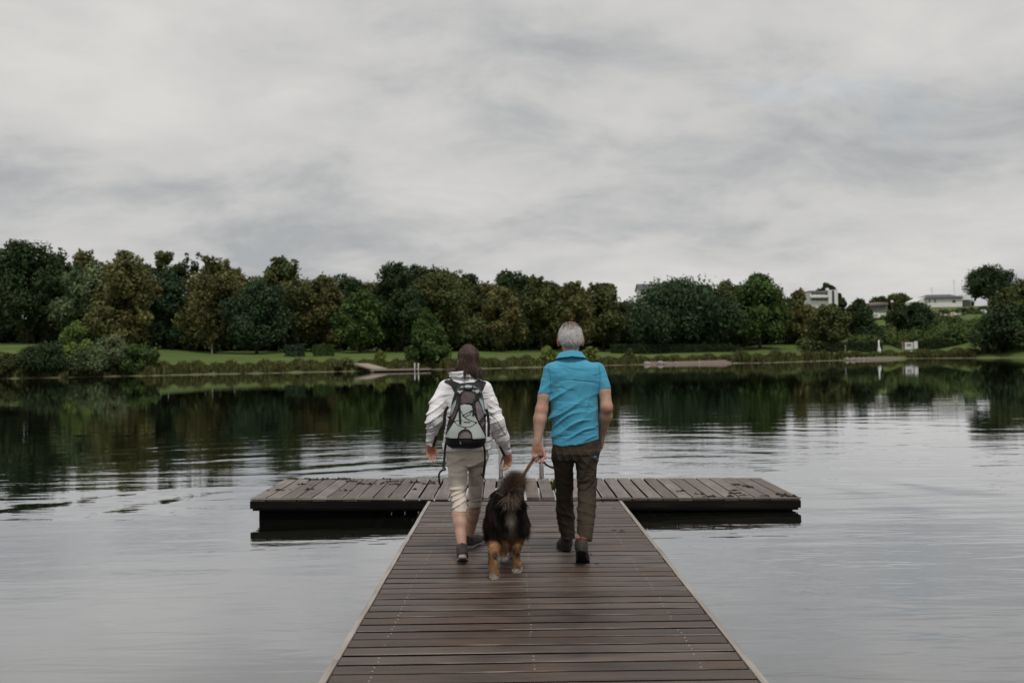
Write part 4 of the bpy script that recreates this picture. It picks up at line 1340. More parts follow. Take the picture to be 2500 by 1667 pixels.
def man_build():
    # ---------------- trousers first (drives the shoes)
    # shoes
    aL = make_shoe(man, 'shoe', M['man_shoe'], M['man_sole'], np.array([P(1380, 1325, 7.78).x - .02, 7.80, deck_z(.4, 7.80) + .001]), math.radians(8), math.radians(3), .29, .108, M['red_lining'])
    aR = make_shoe(man, 'shoe', M['man_shoe'], M['man_sole'], np.array([P(1421, 1362, 7.20).x, 7.20, deck_z(.5, 7.20) + .002]), math.radians(-6), math.radians(33), .29, .108, M['red_lining'])
    # trousers
    v = Vol((.12, 7.0, .12), (.85, 7.85, 1.10), .0065)
    v.loft(*sect([(1068, 1350, 1461, mY), (1085, 1348, 1461, mY), (1105, 1347, 1462, mY), (1122, 1349, 1461, mY)], [.118, .128, .132, .105]), k=.01, p=2.4)
    v.loft(*sect([(1098, 1349, 1403, 7.38), (1122, 1349, 1402.5, 7.39), (1147, 1351, 1400.5, 7.42), (1177, 1354, 1401, 7.47), (1196, 1356, 1400, 7.50), (1225, 1356.5, 1400.5, 7.545),
                   (1262, 1358, 1404, 7.585), (1285, 1362.5, 1404.5, 7.60), (1300, 1367, 1405, 7.605), (1314, 1370.5, 1405, 7.61)],
                  [.100, .100, .090, .078, .074, .075, .076, .074, .072, .070]), k=.022, p=2.1)
    v.loft(*sect([(1098, 1402, 1461, 7.35), (1122, 1402.5, 1460.5, 7.35), (1147, 1405.5, 1458.5, 7.355), (1177, 1408, 1457, 7.36), (1196, 1409, 1456, 7.345), (1225, 1409, 1455.5, 7.30),
                   (1262, 1408, 1454, 7.235), (1285, 1407.5, 1452, 7.195), (1302, 1408, 1449, 7.17), (1318, 1409.5, 1445, 7.15)],
                  [.105, .105, .093, .080, .075, .078, .076, .072, .068, .064]), k=.022, p=2.1)
    zk = P(1400, 1180, 7.4).z; zh = P(1400, 1300, 7.4).z; zs = P(1400, 1115, mY).z
    f1 = folds(31, (1, 0, .22), 17, .9, 3.5); f2 = folds(32, (1, 0, -.42), 15, .6, 2.5, 1.6); f3 = folds(33, (.5, 0, .9), 13, .5, 2.5, 1.5)
    f4 = folds(36, (.55, 0, -.85), 17, .6, 2.2, 1.8)
    s1 = sines(34, 8, 2, 6)
    def disp(p):
        z = p[:, 2]
        a = .011 * gauss(z, zk, .06) + .012 * gauss(z, zh, .07)
        b = .010 * gauss(z, (zk + zh) / 2 - .02, .14) + .008 * gauss(z, zs, .09)
        return -(a * f1(p) + b * (f2(p) * .7 + f4(p) * .6) + .005 * f3(p)) - .0025 * s1(p) + .004
    v.displace(disp)
    tr = vlink(v, 'trousers', M['man_trousers'], man)
    # cuffs end cleanly: cut plane made by loft caps; blue pocket flash
    mb = MB(); q = P(1453, 1115, 7.25); mb.box(Vector((q.x, 7.262, q.z)) - man.location, (.020, .006, .012), bevel=.001)
    mb.build('pocket_flash', simple('blue_flash', (.03, .22, .45), .7), tr)
    # ---------------- body (skin)
    b = Vol((.08, 7.0, .15), (.90, 7.75, 1.95), .0055)
    nk, hd = vec(1394, 872, 7.40), vec(1392.5, 822, 7.41)
    b.ell(hd, (.079, .098, .102), .01)
    b.ell(hd + [0, -.028, -.012], (.074, .068, .078), .02)
    b.ell(hd + [0, .045, -.070], (.060, .062, .068), .03)
    b.ell(hd + [0, .075, -.112], (.030, .030, .022), .02)
    b.cone(hd + [0, .098, -.025], hd + [0, .122, -.062], .009, .014, .012)
    b.ell(hd + [0, .100, -.088], (.026, .012, .009), .008)
    for s_ in (-1, 1):
        b.ell(hd + [s_ * .032, .086, -.022], (.015, .012, .011), .004)
        b.ell(hd + [s_ * .034, .092, -.002], (.022, .012, .008), .012)
        ear = hd + [s_ * .088, -.004, -.040]
        b.ell(ear, (.011, .021, .035), .005)
        b.ell(ear + [s_ * .007, -.010, .008], (.007, .013, .024), .004)
    b.cone(hd + [0, -.015, -.06], nk + [0, -.005, -.04], .057, .060, .02)
    b.loft(*sect([(872, 1381, 1407, mY), (890, 1364, 1432, mY), (905, 1350, 1448, mY), (920, 1348, 1452, mY), (1000, 1350, 1455, mY), (1060, 1354, 1455, mY), (1110, 1354, 1455, mY)], [.05, .06, .08, .095, .095, .10, .105]), k=.015)
    # legs inside the trousers down to the shoes
    b.chain([vec(1376, 1110, 7.39), vec(1378, 1190, 7.49), vec(1381, 1255, 7.575), aL + [0, 0, -.02]], [.075, .050, .048, .036], .03)
    b.chain([vec(1431, 1110, 7.35), vec(1432, 1190, 7.345), vec(1431, 1255, 7.25), aR + [0, 0, -.02]], [.075, .050, .048, .036], .03)
    # left arm (holds the leash), palm turned to the rear
    sh, el, wr = vec(1350, 908, 7.37), vec(1322.5, 1000, 7.33), vec(1311.5, 1080, 7.30)
    b.chain([sh, vec(1328.5, 966, 7.345), el], [.046, .043, .043], .02)
    b.chain([el, el * .72 + wr * .28 + [-.002, 0, 0], wr], [.0445, .047, .028], .02)
    b.ell(el + [-.006, -.022, -.004], (.022, .022, .028), .02)
    hand(b, wr + [0, 0, -.006], (-.02, .06, -1), (.12, -1, 0), (1, .1, 0), 1.0, curl=.78, thumb_curl=.1)
    # right arm swings forward past the hip
    sh, el, wr = vec(1457, 908, 7.36), vec(1480.5, 994, 7.31), vec(1468.5, 1064, 7.44)
    b.chain([sh, vec(1475.5, 954, 7.335), el], [.046, .043, .044], .02)
    b.chain([el, el * .70 + wr * .30 + [.004, 0, 0], wr], [.0445, .046, .028], .02)
    b.ell(el + [.004, -.022, -.004], (.022, .022, .028), .02)
    hand(b, wr, (-.05, .28, -1), (-1, -.1, 0), (.1, 1, .2), .98, curl=.42)
    s2 = sines(41, 10, 6, 16); s3 = sines(44, 10, 14, 30)
    def bump(p): return .0009 * s2(p)
    b.displace(bump)
    hairtop = hd
    def colfn(V):
        c = np.repeat(skin_c[None], len(V), 0) * (1 + .07 * s2(V) + .05 * s3(V))[:, None]
        z = V[:, 2]
        red = gauss(z, el[2], .03) * .22 + (z < P(1311, 1085, 7.3).z) * .22
        c[:, 1] *= 1 - red * .55; c[:, 2] *= 1 - red * .75
        earm = (np.abs(V[:, 0] - hd[0]) > .082) & (z > hd[2] - .09) & (z < hd[2] + .02)
        c[earm] *= np.array([1.0, .68, .62])
        for s_ in (-1, 1):
            e_ = np.linalg.norm(V - (hd + [s_ * .032, .097, -.022]), axis=1) < .008
            c[e_] = (.03, .025, .02)
        return np.clip(c, .01, .8)
    vlink(b, 'body', M['skin'], man, colfn)
    # ---------------- hair: short and grey, thin on top
    hv = Vol(hd - .16, hd + .16, .004)
    hv.ell(hd + [0, -.004, .004], (.0835, .101, .104), .0)
    hv.ell(hd + [0, -.030, -.012], (.0785, .0725, .088), .02)
    def hcut(X, Y, Z):
        # hairline: nape low behind, over the ears at the sides, high in front
        yb = Y - hd[1]
        line = np.interp(yb.ravel(), [-.12, -.06, -.02, .02, .05, .08, .12], [-.078, -.072, -.040, -.020, .0, .055, .075]).reshape(Y.shape)
        return (hd[2] + line + .006 * np.sin((X - hd[0]) * 90)) - Z
    hv.cut(hcut)
    s4 = sines(51, 8, 10, 30)
    hv.displace(lambda p: .0012 * s4(p))
    crown = hd + [.0, -.030, .098]
    def hcol(V):
        q = np.linalg.norm((V - crown) * [1.0, .8, 1.0], axis=1)
        t = np.clip((q - .022) / .05, 0, 1)[:, None]
        c = np.array([.26, .185, .15]) * (1 - t) + np.array([.68, .65, .63]) * t
        dk = gauss(q, .058, .022)[:, None] * np.clip(s4(V) * .5 + .5, 0, 1)[:, None]
        c = c * (1 - .45 * dk)
        low = np.clip((hd[2] - .030 - V[:, 2]) / .04, 0, 1)[:, None]
        return np.clip(c * (1 - .45 * low), .02, .8)
    ho = vlink(hv, 'hair', M['hair'], man, hcol)
    p, nn = sample(hv.V, hv.Q, 9000, 5)
    away = p - crown; away -= nn * (away * nn).sum(1, keepdims=True); away /= np.linalg.norm(away, axis=1, keepdims=True) + 1e-6
    rs = np.random.default_rng(3)
    dr = away * .9 + nn * .34 + rs.normal(size=p.shape) * .20
    cc = hcol(p) * np.clip(1 + .38 * rs.normal(size=len(p)), .35, 1.9)[:, None]
    strands('hair_strands', p - np.array(man.location), dr, rs.uniform(.010, .021, len(p)), .0019, np.clip(cc, .03, .75), 2, .1, 0, 4, M['hair'], ho)
    # ---------------- polo shirt
    s = Vol((.10, 7.05, .85), (.88, 7.65, 1.72), .0055)
    s.loft(*sect([(862, 1374, 1413, 7.392), (873, 1367, 1420, 7.39), (880, 1354, 1436, 7.385), (888, 1342, 1450, 7.375), (897, 1335, 1461, mY), (915, 1336, 1464, mY), (940, 1340, 1464, mY), (976, 1342, 1462.5, mY), (1030, 1343.5, 1461, mY), (1060, 1343.5, 1463.5, mY), (1098, 1344, 1467, mY)],
                  [.064, .076, .084, .094, .104, .120, .128, .130, .132, .134, .136]), k=.012, p=2.25)
    cone_cut(s, vec(1349, 906, mY), vec(1327.5, 966, 7.345), .066, .0505, .03)
    cone_cut(s, vec(1458, 903, mY), vec(1476.5, 954, 7.335), .064, .0505, .03)
    # hem rises to the right
    xs_h = [P(x, 1080, mY).x for x in (1340, 1352, 1368, 1420, 1468)]
    zs_h = [P(1390, y_, mY).z for y_ in (1079, 1085, 1088.5, 1084, 1073)]
    X, Y, Z = s.box_grid()
    s.f = np.maximum(s.f, (np.interp(X.ravel(), xs_h, zs_h).reshape(X.shape) - Z) * (Y < 9)).astype(np.float32)
    xm = P(1400, 1000, mY).x
    zA, zB, zC = P(1400, 1035, mY).z, P(1400, 985, mY).z, P(1400, 925, mY).z
    g1 = folds(61, (.80, 0, .52), 9.5, .45, 2.0, 1.5); g2 = folds(62, (.92, 0, .25), 15, .5, 2.5, 1.8); g3 = folds(63, (.35, 0, .94), 12, .4, 2.0, 1.4); g4 = folds(64, (-.75, 0, .6), 11, .5, 2.2, 1.6)
    s5 = sines(65, 8, 1.2, 3.5)
    def pdisp(p):
        z, x = p[:, 2], p[:, 0]
        low = gauss(z, zA, .13); mid = gauss(z, zB, .12); hi = gauss(z, zC, .10)
        left = np.clip((xm - x) / .18 + .55, 0.1, 1.2); right = np.clip((x - xm) / .18 + .3, 0, 1)
        d = .021 * (low * .9 + mid * .6) * left * g1(p) + .018 * low * g2(p) + .012 * (hi + mid * .5) * right * g3(p) + .010 * hi * left * g4(p)
        hem = np.clip((zA - .14 - z) / .05, 0, 1)
        return -(d * (1 - .8 * hem)) - .0035 * s5(p) + .007
    s.displace(pdisp)
    po = vlink(s, 'polo_shirt', M['polo'], man)
    # collar: a standing band folded outwards
    cv = Vol(vec(1393, 862, 7.39) - .13, vec(1393, 862, 7.39) + .13, .0045)
    cc_ = vec(1393.5, 861, 7.385)
    X, Y, Z = cv.box_grid()
    ang = np.arctan2(X - cc_[0], -(Y - cc_[1]))
    zl = cc_[2] + .020 - .030 * (np.abs(ang) / math.pi) ** 1.0 * 1.2
    t = np.clip((zl - Z) / .046, 0, 1)
    rr_ = np.sqrt(((X - cc_[0]) / 1.04) ** 2 + ((Y - cc_[1]) / 1.0) ** 2)
    ring_ = np.abs(rr_ - (.0725 + .034 * t)) - .0065
    d = np.maximum(ring_, np.maximum(Z - zl, (zl - .048) - Z))
    cv.f = np.minimum(cv.f, d.astype(np.float32))
    vlink(cv, 'collar', M['polo'], po, org=man)
    # hem stitching and sleeve hems
    mb = MB()
    for off in (.018,):
        pts = []
        for x in np.linspace(P(1348, 1080, mY).x, P(1463, 1076, mY).x, 40):
            z = float(np.interp(x, xs_h, zs_h)) + off
            i = int(round((x - s.lo[0]) / s.h)); k_ = int(round((z - s.lo[2]) / s.h))
            col_ = s.f[i, :, k_]; jj = np.argmax(col_ < 0)
            if col_[jj] < 0: pts.append(Vector((x, s.ax[1][jj] - .0035, z)) - man.location)
        mb.ribbon(pts, .0035, .002, (0, -1, 0))
    mb.build('hem_stitching', M['stitch'], po)
    return s, po
POLO_VOL, POLO = man_build()
# ---- woman with backpack
M['jacket'] = simple('white_softshell', (0.84, 0.825, 0.85), 0.8, var=0.05, scale=10, bump=0.1, bscale=300, spec=0.15, crease=0.006, cdir=(0, .3, 0), cscale=(4, 4, 8))
M['capri'] = simple('beige_trousers', (0.64, 0.565, 0.495), 0.85, var=0.07, scale=9, bump=0.12, bscale=300, spec=0.12, crease=0.004, cdir=(0, .4, 0), cscale=(3.5, 3.5, 8))
M['w_shoe'] = simple('grey_trainer', (0.060, 0.054, 0.054), 0.75, var=0.3, scale=40)
M['w_sole'] = simple('pale_sole', (0.34, 0.32, 0.31), 0.7, var=0.2, scale=20)
M['pink'] = simple('pink_lining', (0.40, 0.10, 0.13), 0.8, var=0.1)
M['black_web'] = simple('black_webbing', (0.012, 0.012, 0.013), 0.75, var=0.2, scale=50)
M['teal_pale'] = simple('pale_teal_nylon', (0.41, 0.455, 0.44), 0.6, var=0.07, scale=14, bump=0.15, bscale=120)
M['teal_grey'] = simple('grey_teal_nylon', (0.33, 0.385, 0.395), 0.6, var=0.10, scale=14, bump=0.15, bscale=120)
M['mauve'] = simple('mauve_mesh', (0.085, 0.060, 0.066), 0.65, var=0.35, scale=22, bump=0.3, bscale=160)
M['mauve_pale'] = simple('pale_mauve_mesh', (0.17, 0.135, 0.145), 0.65, var=0.30, scale=22, bump=0.3, bscale=160)
M['bag_dark'] = simple('dark_nylon', (0.020, 0.019, 0.021), 0.7, var=0.2, scale=20)

wY = 7.52
woman = empty('person', (vec(1140, 1345, wY)[0], wY, deck_z(-.3, wY)), 'woman in a white jacket and beige capri trousers walking away with a backpack', 'person')

def surf_y(vol, x, z):
    """front-most (towards the camera) surface y of a volume at x,z arrays"""
    i = np.clip(np.round((x - vol.lo[0]) / vol.h).astype(int), 0, vol.n[0] - 1)
    k = np.clip(np.round((z - vol.lo[2]) / vol.h).astype(int), 0, vol.n[2] - 1)
    cols = vol.f[i, :, k] < 0
    j = np.argmax(cols, axis=-1)
    ok = np.take_along_axis(cols, j[..., None], -1)[..., 0]
    f0 = np.take_along_axis(vol.f[i, :, k], np.maximum(j - 1, 0)[..., None], -1)[..., 0]
    f1 = np.take_along_axis(vol.f[i, :, k], j[..., None], -1)[..., 0]
    t = f0 / np.where(np.abs(f0 - f1) < 1e-6, 1e-6, f0 - f1)
    y = vol.lo[1] + (np.maximum(j - 1, 0) + np.clip(t, 0, 1)) * vol.h
    return y, ok

def inside(poly, x, y):
    c = np.zeros(x.shape, bool); n_ = len(poly)
    for i in range(n_):
        x0, y0 = poly[i]; x1, y1 = poly[(i + 1) % n_]
        cr = ((y0 > y) != (y1 > y)) & (x < (x1 - x0) * (y - y0) / ((y1 - y0) if y1 != y0 else 1e-9) + x0)
        c ^= cr
    return c

def patch(vols, poly_px, Yref, off, name, mat, parent, root, hole=None, step=.0032, th=.005, puff=0.0):
    """cloth panel laid over the back of the volumes; outline given in photo pixels at depth Yref"""
    pl = [(P(a, b, Yref).x, P(a, b, Yref).z) for a, b in poly_px]
    hl = [(P(a, b, Yref).x, P(a, b, Yref).z) for a, b in hole] if hole else None
    x0, x1 = min(p[0] for p in pl), max(p[0] for p in pl); z0, z1 = min(p[1] for p in pl), max(p[1] for p in pl)
    gx, gz_ = np.meshgrid(np.arange(x0, x1 + step, step), np.arange(z0, z1 + step, step), indexing='ij')
    m_ = inside(pl, gx, gz_)
    if hl: m_ &= ~inside(hl, gx, gz_)
    ys_, oks = zip(*[surf_y(v_, gx, gz_) for v_ in vols])
    y = np.min([np.where(o, a, 99) for a, o in zip(ys_, oks)], 0)
    m_ &= y < 50
    y = np.where(m_, y, np.nan)
    for _ in range(3):
        st = np.stack([y, np.roll(y, 1, 0), np.roll(y, -1, 0), np.roll(y, 1, 1), np.roll(y, -1, 1)])
        with np.errstate(all='ignore'):
            y = np.where(m_, np.nanmean(np.where(np.isnan(st), y[None], st), 0), np.nan)
    idx = np.full(m_.shape, -1); idx[m_] = np.arange(m_.sum())
    front = np.stack([gx[m_], y[m_] - off, gz_[m_]], 1) - np.array(root.location)
    q = np.stack([idx[:-1, :-1], idx[1:, :-1], idx[1:, 1:], idx[:-1, 1:]], -1).reshape(-1, 4)
    q = q[(q >= 0).all(1)]
    me = mesh_np(name, front, q, smooth=True)
    o = link(name, me, mat, parent)
    md = o.modifiers.new('thickness', 'SOLIDIFY'); md.thickness = th; md.offset = -1
    return o

def polyline_on(vols, pts_px, Yref, off, root, n_=6):
    out = []
    for i in range(len(pts_px) - 1):
        for t in np.linspace(0, 1, n_, endpoint=(i == len(pts_px) - 2)):
            a = pts_px[i][0] + (pts_px[i + 1][0] - pts_px[i][0]) * t; b_ = pts_px[i][1] + (pts_px[i + 1][1] - pts_px[i][1]) * t
            p = P(a, b_, Yref)
            ys_ = [float(y[0]) for y, ok in (surf_y(v_, np.array([p.x]), np.array([p.z])) for v_ in vols) if ok[0]]
            y = min(ys_) if ys_ else Yref
            out.append(Vector((p.x, y - off, p.z)) - root.location)
    return out

def woman_build():
    aL = make_shoe(woman, 'shoe', M['w_shoe'], M['w_sole'], np.array([P(1128, 1357, 7.30).x, 7.30, deck_z(-.36, 7.30) + .002]), math.radians(4), math.radians(17), .25, .092, M['pink'])
    aR = make_shoe(woman, 'shoe', M['w_shoe'], M['w_sole'], np.array([P(1166, 1318, 7.96).x, 7.95, deck_z(-.27, 7.95) + .012]), math.radians(-24), math.radians(-5), .25, .092, M['pink'])
    # trousers
    v = Vol((-.62, 7.15, .35), (-.02, 8.0, 1.06), .0062)
    v.loft(*sect([(1085, 1088, 1196, wY), (1100, 1087, 1195, wY), (1115, 1087.5, 1193.5, wY), (1135, 1089, 1191, wY)], [.118, .125, .130, .105]), k=.01, p=2.3)
    v.loft(*sect([(1110, 1088, 1144, 7.51), (1135, 1090, 1143.5, 7.50), (1160, 1092.5, 1142.5, 7.475), (1185, 1095.5, 1141.5, 7.45), (1212, 1098.5, 1141, 7.42), (1235, 1101.5, 1142, 7.38), (1250, 1102.5, 1142, 7.355)],
                  [.105, .100, .092, .084, .080, .078, .077]), k=.02, p=2.1)
    v.loft(*sect([(1110, 1142, 1194, 7.55), (1135, 1143, 1190, 7.58), (1160, 1142.5, 1185.5, 7.62), (1185, 1142, 1182, 7.67), (1212, 1141.5, 1179.5, 7.70), (1230, 1141.5, 1178, 7.715), (1240, 1142, 1177.5, 7.72)],
                  [.105, .098, .088, .080, .076, .074, .073]), k=.02, p=2.1)
    # hems cut on a slant: lower on the outer side
    zk, zt = P(1140, 1215, 7.5).z, P(1140, 1130, 7.5).z
    f1 = folds(131, (1, 0, .28), 14, .9, 3.4); f2 = folds(132, (.85, 0, -.5), 13, .6, 2.5, 1.6); f3 = folds(133, (.8, 0, .6), 10, .6, 2.4, 1.5)
    s1 = sines(134, 8, 2, 6)
    def disp(p):
        z = p[:, 2]
        a = .009 * gauss(z, zk, .10); b_ = .010 * gauss(z, (zk + zt) / 2 + .03, .11); c_ = .011 * gauss(z, zt, .07)
        return -(a * f1(p) + b_ * f2(p) + c_ * f3(p)) - .003 * s1(p) + .007
    v.displace(disp)
    vlink(v, 'capri_trousers', M['capri'], woman)
    # body
    b = Vol((-.75, 7.0, .15), (.08, 8.05, 1.80), .0055)
    hd = vec(1142, 872, 7.54)
    cy_, sy_ = math.cos(math.radians(28)), math.sin(math.radians(28))
    fw = np.array([-sy_, cy_, 0]); rt = np.array([cy_, sy_, 0]); R3 = np.stack([rt, fw, [0, 0, 1]], 1)
    def H(x, y, z): return hd + rt * x + fw * y + np.array([0, 0, z])
    b.ell(hd, (.072, .090, .096), .01, R3)
    b.ell(H(0, .042, -.066), (.052, .056, .060), .03, R3)
    b.ell(H(0, .068, -.106), (.024, .024, .018), .02, R3)
    b.cone(H(0, .090, -.022), H(0, .110, -.055), .008, .011, .010)
    b.ell(H(0, .090, -.080), (.022, .010, .008), .008, R3)
    for s_ in (-1, 1):
        b.ell(H(s_ * .029, .080, -.020), (.013, .010, .010), .004, R3)
        b.ell(H(s_ * .074, 0, -.035), (.008, .016, .028), .005, R3)
    b.cone(H(0, -.012, -.06), vec(1140, 925, 7.53), .048, .055, .03)
    b.loft(*sect([(922, 1115, 1162, wY), (935, 1098, 1178, wY), (960, 1092, 1186, wY), (1040, 1095, 1190, wY), (1110, 1095, 1188, wY), (1130, 1096, 1186, wY)], [.05, .07, .09, .09, .10, .10]), k=.03)
    b.chain([vec(1116, 1120, 7.50), vec(1120, 1205, 7.43), vec(1121.5, 1258, 7.345), (aL * .28 + vec(1121.5, 1258, 7.345) * .72), aL + [0, .0, -.03]], [.058, .046, .0525, .049, .030], .02)
    b.chain([vec(1167, 1120, 7.56), vec(1160, 1205, 7.69), vec(1158, 1243, 7.735), (aR * .3 + vec(1158, 1243, 7.735) * .7), aR + [0, 0, -.03]], [.055, .042, .046, .044, .029], .02)
    # arms
    shL, elL, wrL = vec(1092, 948, wY), vec(1059, 1028, 7.44), vec(1050, 1084, 7.50)
    b.chain([shL, elL, wrL], [.040, .036, .024], .02)
    hand(b, wrL + [0, .0, .01], (.02, .12, -1), (.25, -1, 0), (1, .1, 0), .86, curl=.55)
    shR, elR, wrR = vec(1184, 950, wY), vec(1213, 1030, 7.50), vec(1239.5, 1106, 7.60)
    b.chain([shR, elR, wrR], [.040, .036, .024], .02)
    hand(b, wrR + [0, 0, .008], (.02, .25, -1), (-.4, -.9, 0), (-.9, .35, 0), .86, curl=.62)
    s2 = sines(141, 10, 6, 16)
    b.displace(lambda p: .0008 * s2(p))
    def colfn(V):
        c = np.repeat(np.array([[.48, .30, .225]]), len(V), 0) * (1 + .06 * s2(V))[:, None]
        hnd = V[:, 2] < P(1050, 1088, 7.5).z; upz = V[:, 2] > P(1050, 1145, 7.5).z
        r_ = (hnd & upz)
        c[r_] *= np.array([.95, .72, .62])
        for s_ in (-1, 1):
            e_ = np.linalg.norm(V - H(s_ * .029, .089, -.020), axis=1) < .007
            c[e_] = (.03, .025, .02)
        return np.clip(c, .01, .8)
    vlink(b, 'body', M['skin'], woman, colfn)
    # ---- hair: brown, to the shoulders, blown to the left at the ends
    hv = Vol(hd - [.15, .16, .26], hd + [.17, .16, .14], .0045)
    hv.ell(H(0, -.008, .005), (.073, .092, .098), .0, R3)
    hv.loft(*sect([(862, 1121, 1165, 7.525), (880, 1119, 1167, 7.51), (895, 1119, 1170, 7.50), (905, 1120, 1172, 7.49), (912, 1128, 1175, 7.485), (918, 1154, 1177, 7.48)], [.082, .078, .070, .060, .046, .030]), k=.02, p=2.2)
    hv.cone(vec(1171, 902, 7.47), vec(1179, 924, 7.455), .016, .006, .01)
    hv.cone(vec(1137, 905, 7.44), vec(1134, 920, 7.43), .014, .005, .01)
    hv.cone(vec(1118, 893, 7.50), vec(1110, 910, 7.51), .014, .004, .01)
    # parting frees the face
    X, Y, Z = hv.box_grid()
    lf = (X - hd[0]) * fw[0] + (Y - hd[1]) * fw[1]
    face = np.maximum(.030 - lf, Z - (hd[2] + .048))
    hv.f = np.maximum(hv.f, -np.maximum(-(lf - .052), (Z - (hd[2] + .05)))).astype(np.float32)
    g = folds(151, (.05, 0, 1), 40, .9, 4.0, 1.0)
    hv.displace(lambda p: -.0045 * g(p) + .002)
    s4 = sines(152, 8, 10, 30)
    def hcol(V):
        k_ = np.clip(.5 + .5 * s4(V), 0, 1)[:, None]
        return np.array([.040, .023, .018]) * (1 - k_) + np.array([.085, .052, .042]) * k_
    ho = vlink(hv, 'hair', M['hair'], woman, hcol)
    p, nn = sample(hv.V, hv.Q, 12000, 15)
    rs = np.random.default_rng(13)
    dn = np.array([[.05, -.05, -1.0]]) + rs.normal(size=p.shape) * .05
    dn[:, 0] += np.where(p[:, 2] < hd[2] - .08, (p[:, 0] - hd[0]) * .6, 0)
    tdir = dn - nn * (dn * nn).sum(1, keepdims=True) * .9 - nn * .02
    hl = np.clip(1 + .5 * rs.normal(size=len(p)), .4, 2.6)[:, None]
    strands('hair_strands', p - np.array(woman.location) + nn * .001, tdir, rs.uniform(.018, .042, len(p)), .0015, np.clip(hcol(p) * hl, .008, .25), 4, .02, .1, 14, M['hair'], ho)
    n_ = 60
    p = np.repeat(vec(1110, 903, 7.51)[None], n_, 0) + rs.normal(size=(n_, 3)) * .010
    d_ = np.array([[-1.0, 0, -.12]]) + rs.normal(size=(n_, 3)) * .25
    strands('blown_strands', p - np.array(woman.location), d_, rs.uniform(.03, .07, n_), .0022, np.repeat([[.09, .055, .042]], n_, 0), 4, .15, -.35, 16, M['hair'], ho)
    # ---- jacket
    s = Vol((-.74, 7.2, .88), (.10, 7.85, 1.62), .0055)
    s.loft(*sect([(918, 1106, 1163, wY), (925, 1098, 1172, wY), (932, 1090, 1180, wY), (942, 1085, 1188, wY), (960, 1085, 1190, wY), (1004, 1086, 1193, wY), (1040, 1083, 1197, wY), (1071, 1080.5, 1201, wY), (1099, 1079.5, 1203, wY)],
                  [.058, .072, .084, .098, .112, .118, .122, .130, .134]), k=.012, p=2.2)
    mid = lambda a, b_, t: a * (1 - t) + b_ * t
    s.cone(vec(1089, 946, wY), vec(1069, 985, 7.48), .060, .058, .03)
    s.cone(vec(1069, 985, 7.48), vec(1061, 1026, 7.445), .058, .066, .02)
    cone_cut(s, vec(1060, 1028, 7.445), vec(1050, 1086, 7.50), .062, .034, .02)
    s.cone(vec(1184, 948, wY), vec(1198, 985, 7.51), .058, .055, .03)
    s.cone(vec(1198, 985, 7.51), vec(1213, 1030, 7.50), .055, .060, .02)
    s.cone(vec(1213, 1030, 7.50), vec(1226, 1068, 7.55), .060, .057, .02)
    cone_cut(s, vec(1226, 1068, 7.55), vec(1241, 1110, 7.605), .056, .034, .02)
    zA, zE, zW = P(1100, 1075, wY).z, P(1100, 1030, wY).z, P(1100, 1085, wY).z
    g1 = folds(161, (.9, 0, .4), 16, .6, 2.6, 1.6); g2 = folds(162, (.2, 0, 1), 11, .5, 2.0, 1.4); g3 = folds(163, (.8, 0, -.6), 18, .6, 2.6, 1.6)
    g4 = folds(164, (-.55, 0, .85), 13, .5, 2.2, 1.6)
    s5 = sines(165, 8, 1.5, 4)
    xc_ = P(1141, 1000, wY).x
    def jd(p):
        x, z = p[:, 0], p[:, 2]
        la = np.clip((np.abs(x - xc_) - .15) / .03, 0, 1)
        lft = (x < xc_)
        arm = (gauss(z, zE, .10) * .018 + gauss(z, zW, .06) * .011 + gauss(z, zE + .13, .08) * .010)
        return -(la * arm * np.where(lft, g1(p) * .7 + g4(p) * .5, g3(p) * .8 + g1(p) * .4) + (1 - la) * .009 * gauss(z, zA, .10) * g2(p)) - .0035 * s5(p) + .004
    s.displace(jd)
    jo = vlink(s, 'jacket', M['jacket'], woman)
    # collar
    cv = Vol(vec(1133, 912, 7.53) - .15, vec(1133, 912, 7.53) + .15, .0045)
    c0 = vec(1132.5, 914, 7.525)
    X, Y, Z = cv.box_grid()
    t = np.clip((Z - (c0[2] - .028)) / .056, 0, 1)
    rr_ = np.sqrt(((X - c0[0] + .004 * t) / 1.12) ** 2 + ((Y - c0[1]) / .95) ** 2)
    d = np.maximum(np.abs(rr_ - (.088 + .006 * t)) - .007, np.abs(Z - c0[2]) - .028 + .010 * np.abs(X - c0[0]) / .1)
    cv.f = np.minimum(cv.f, d.astype(np.float32))
    gg = folds(171, (1, 0, .1), 40, .3, 3, 1.2)
    cv.displace(lambda p: -.003 * gg(p))
    vlink(cv, 'collar', M['jacket'], jo, org=woman)
    mb = MB(); mb.ribbon(polyline_on([s, cv], [(1130, 920.5), (1147, 920.5)], wY, .004, woman), .007, .004, (0, -1, 0)); mb.build('hanger_loop', M['black_web'], jo)
    # black cuff patches
    for (pw, pe) in ((wrL, elL), (wrR, elR)):
        d_ = (pw - pe) / np.linalg.norm(pw - pe)
        mb = MB()
        inner = np.array([1., -.6, 0]) if pw is wrL else np.array([-1., -.6, 0])
        inner -= d_ * (inner @ d_); inner /= np.linalg.norm(inner)
        pts = [Vector(pw - d_ * t_ + inner * r_) - woman.location for t_, r_ in ((-.004, .034), (.03, .037), (.06, .040), (.085, .044))]
        mb.ribbon(pts, .030, .008, Vector(inner)); mb.build('cuff_patch', M['black_web'], jo)
    # sleeve seams
    mb = MB(); mb.tube(polyline_on([s], [(1040, 1066), (1048, 1038), (1062, 1018), (1080, 1010)], wY, .0015, woman, 8), .0016, seg=5); mb.build('seam', simple('grey_seam', (.25, .24, .26), .8), jo)
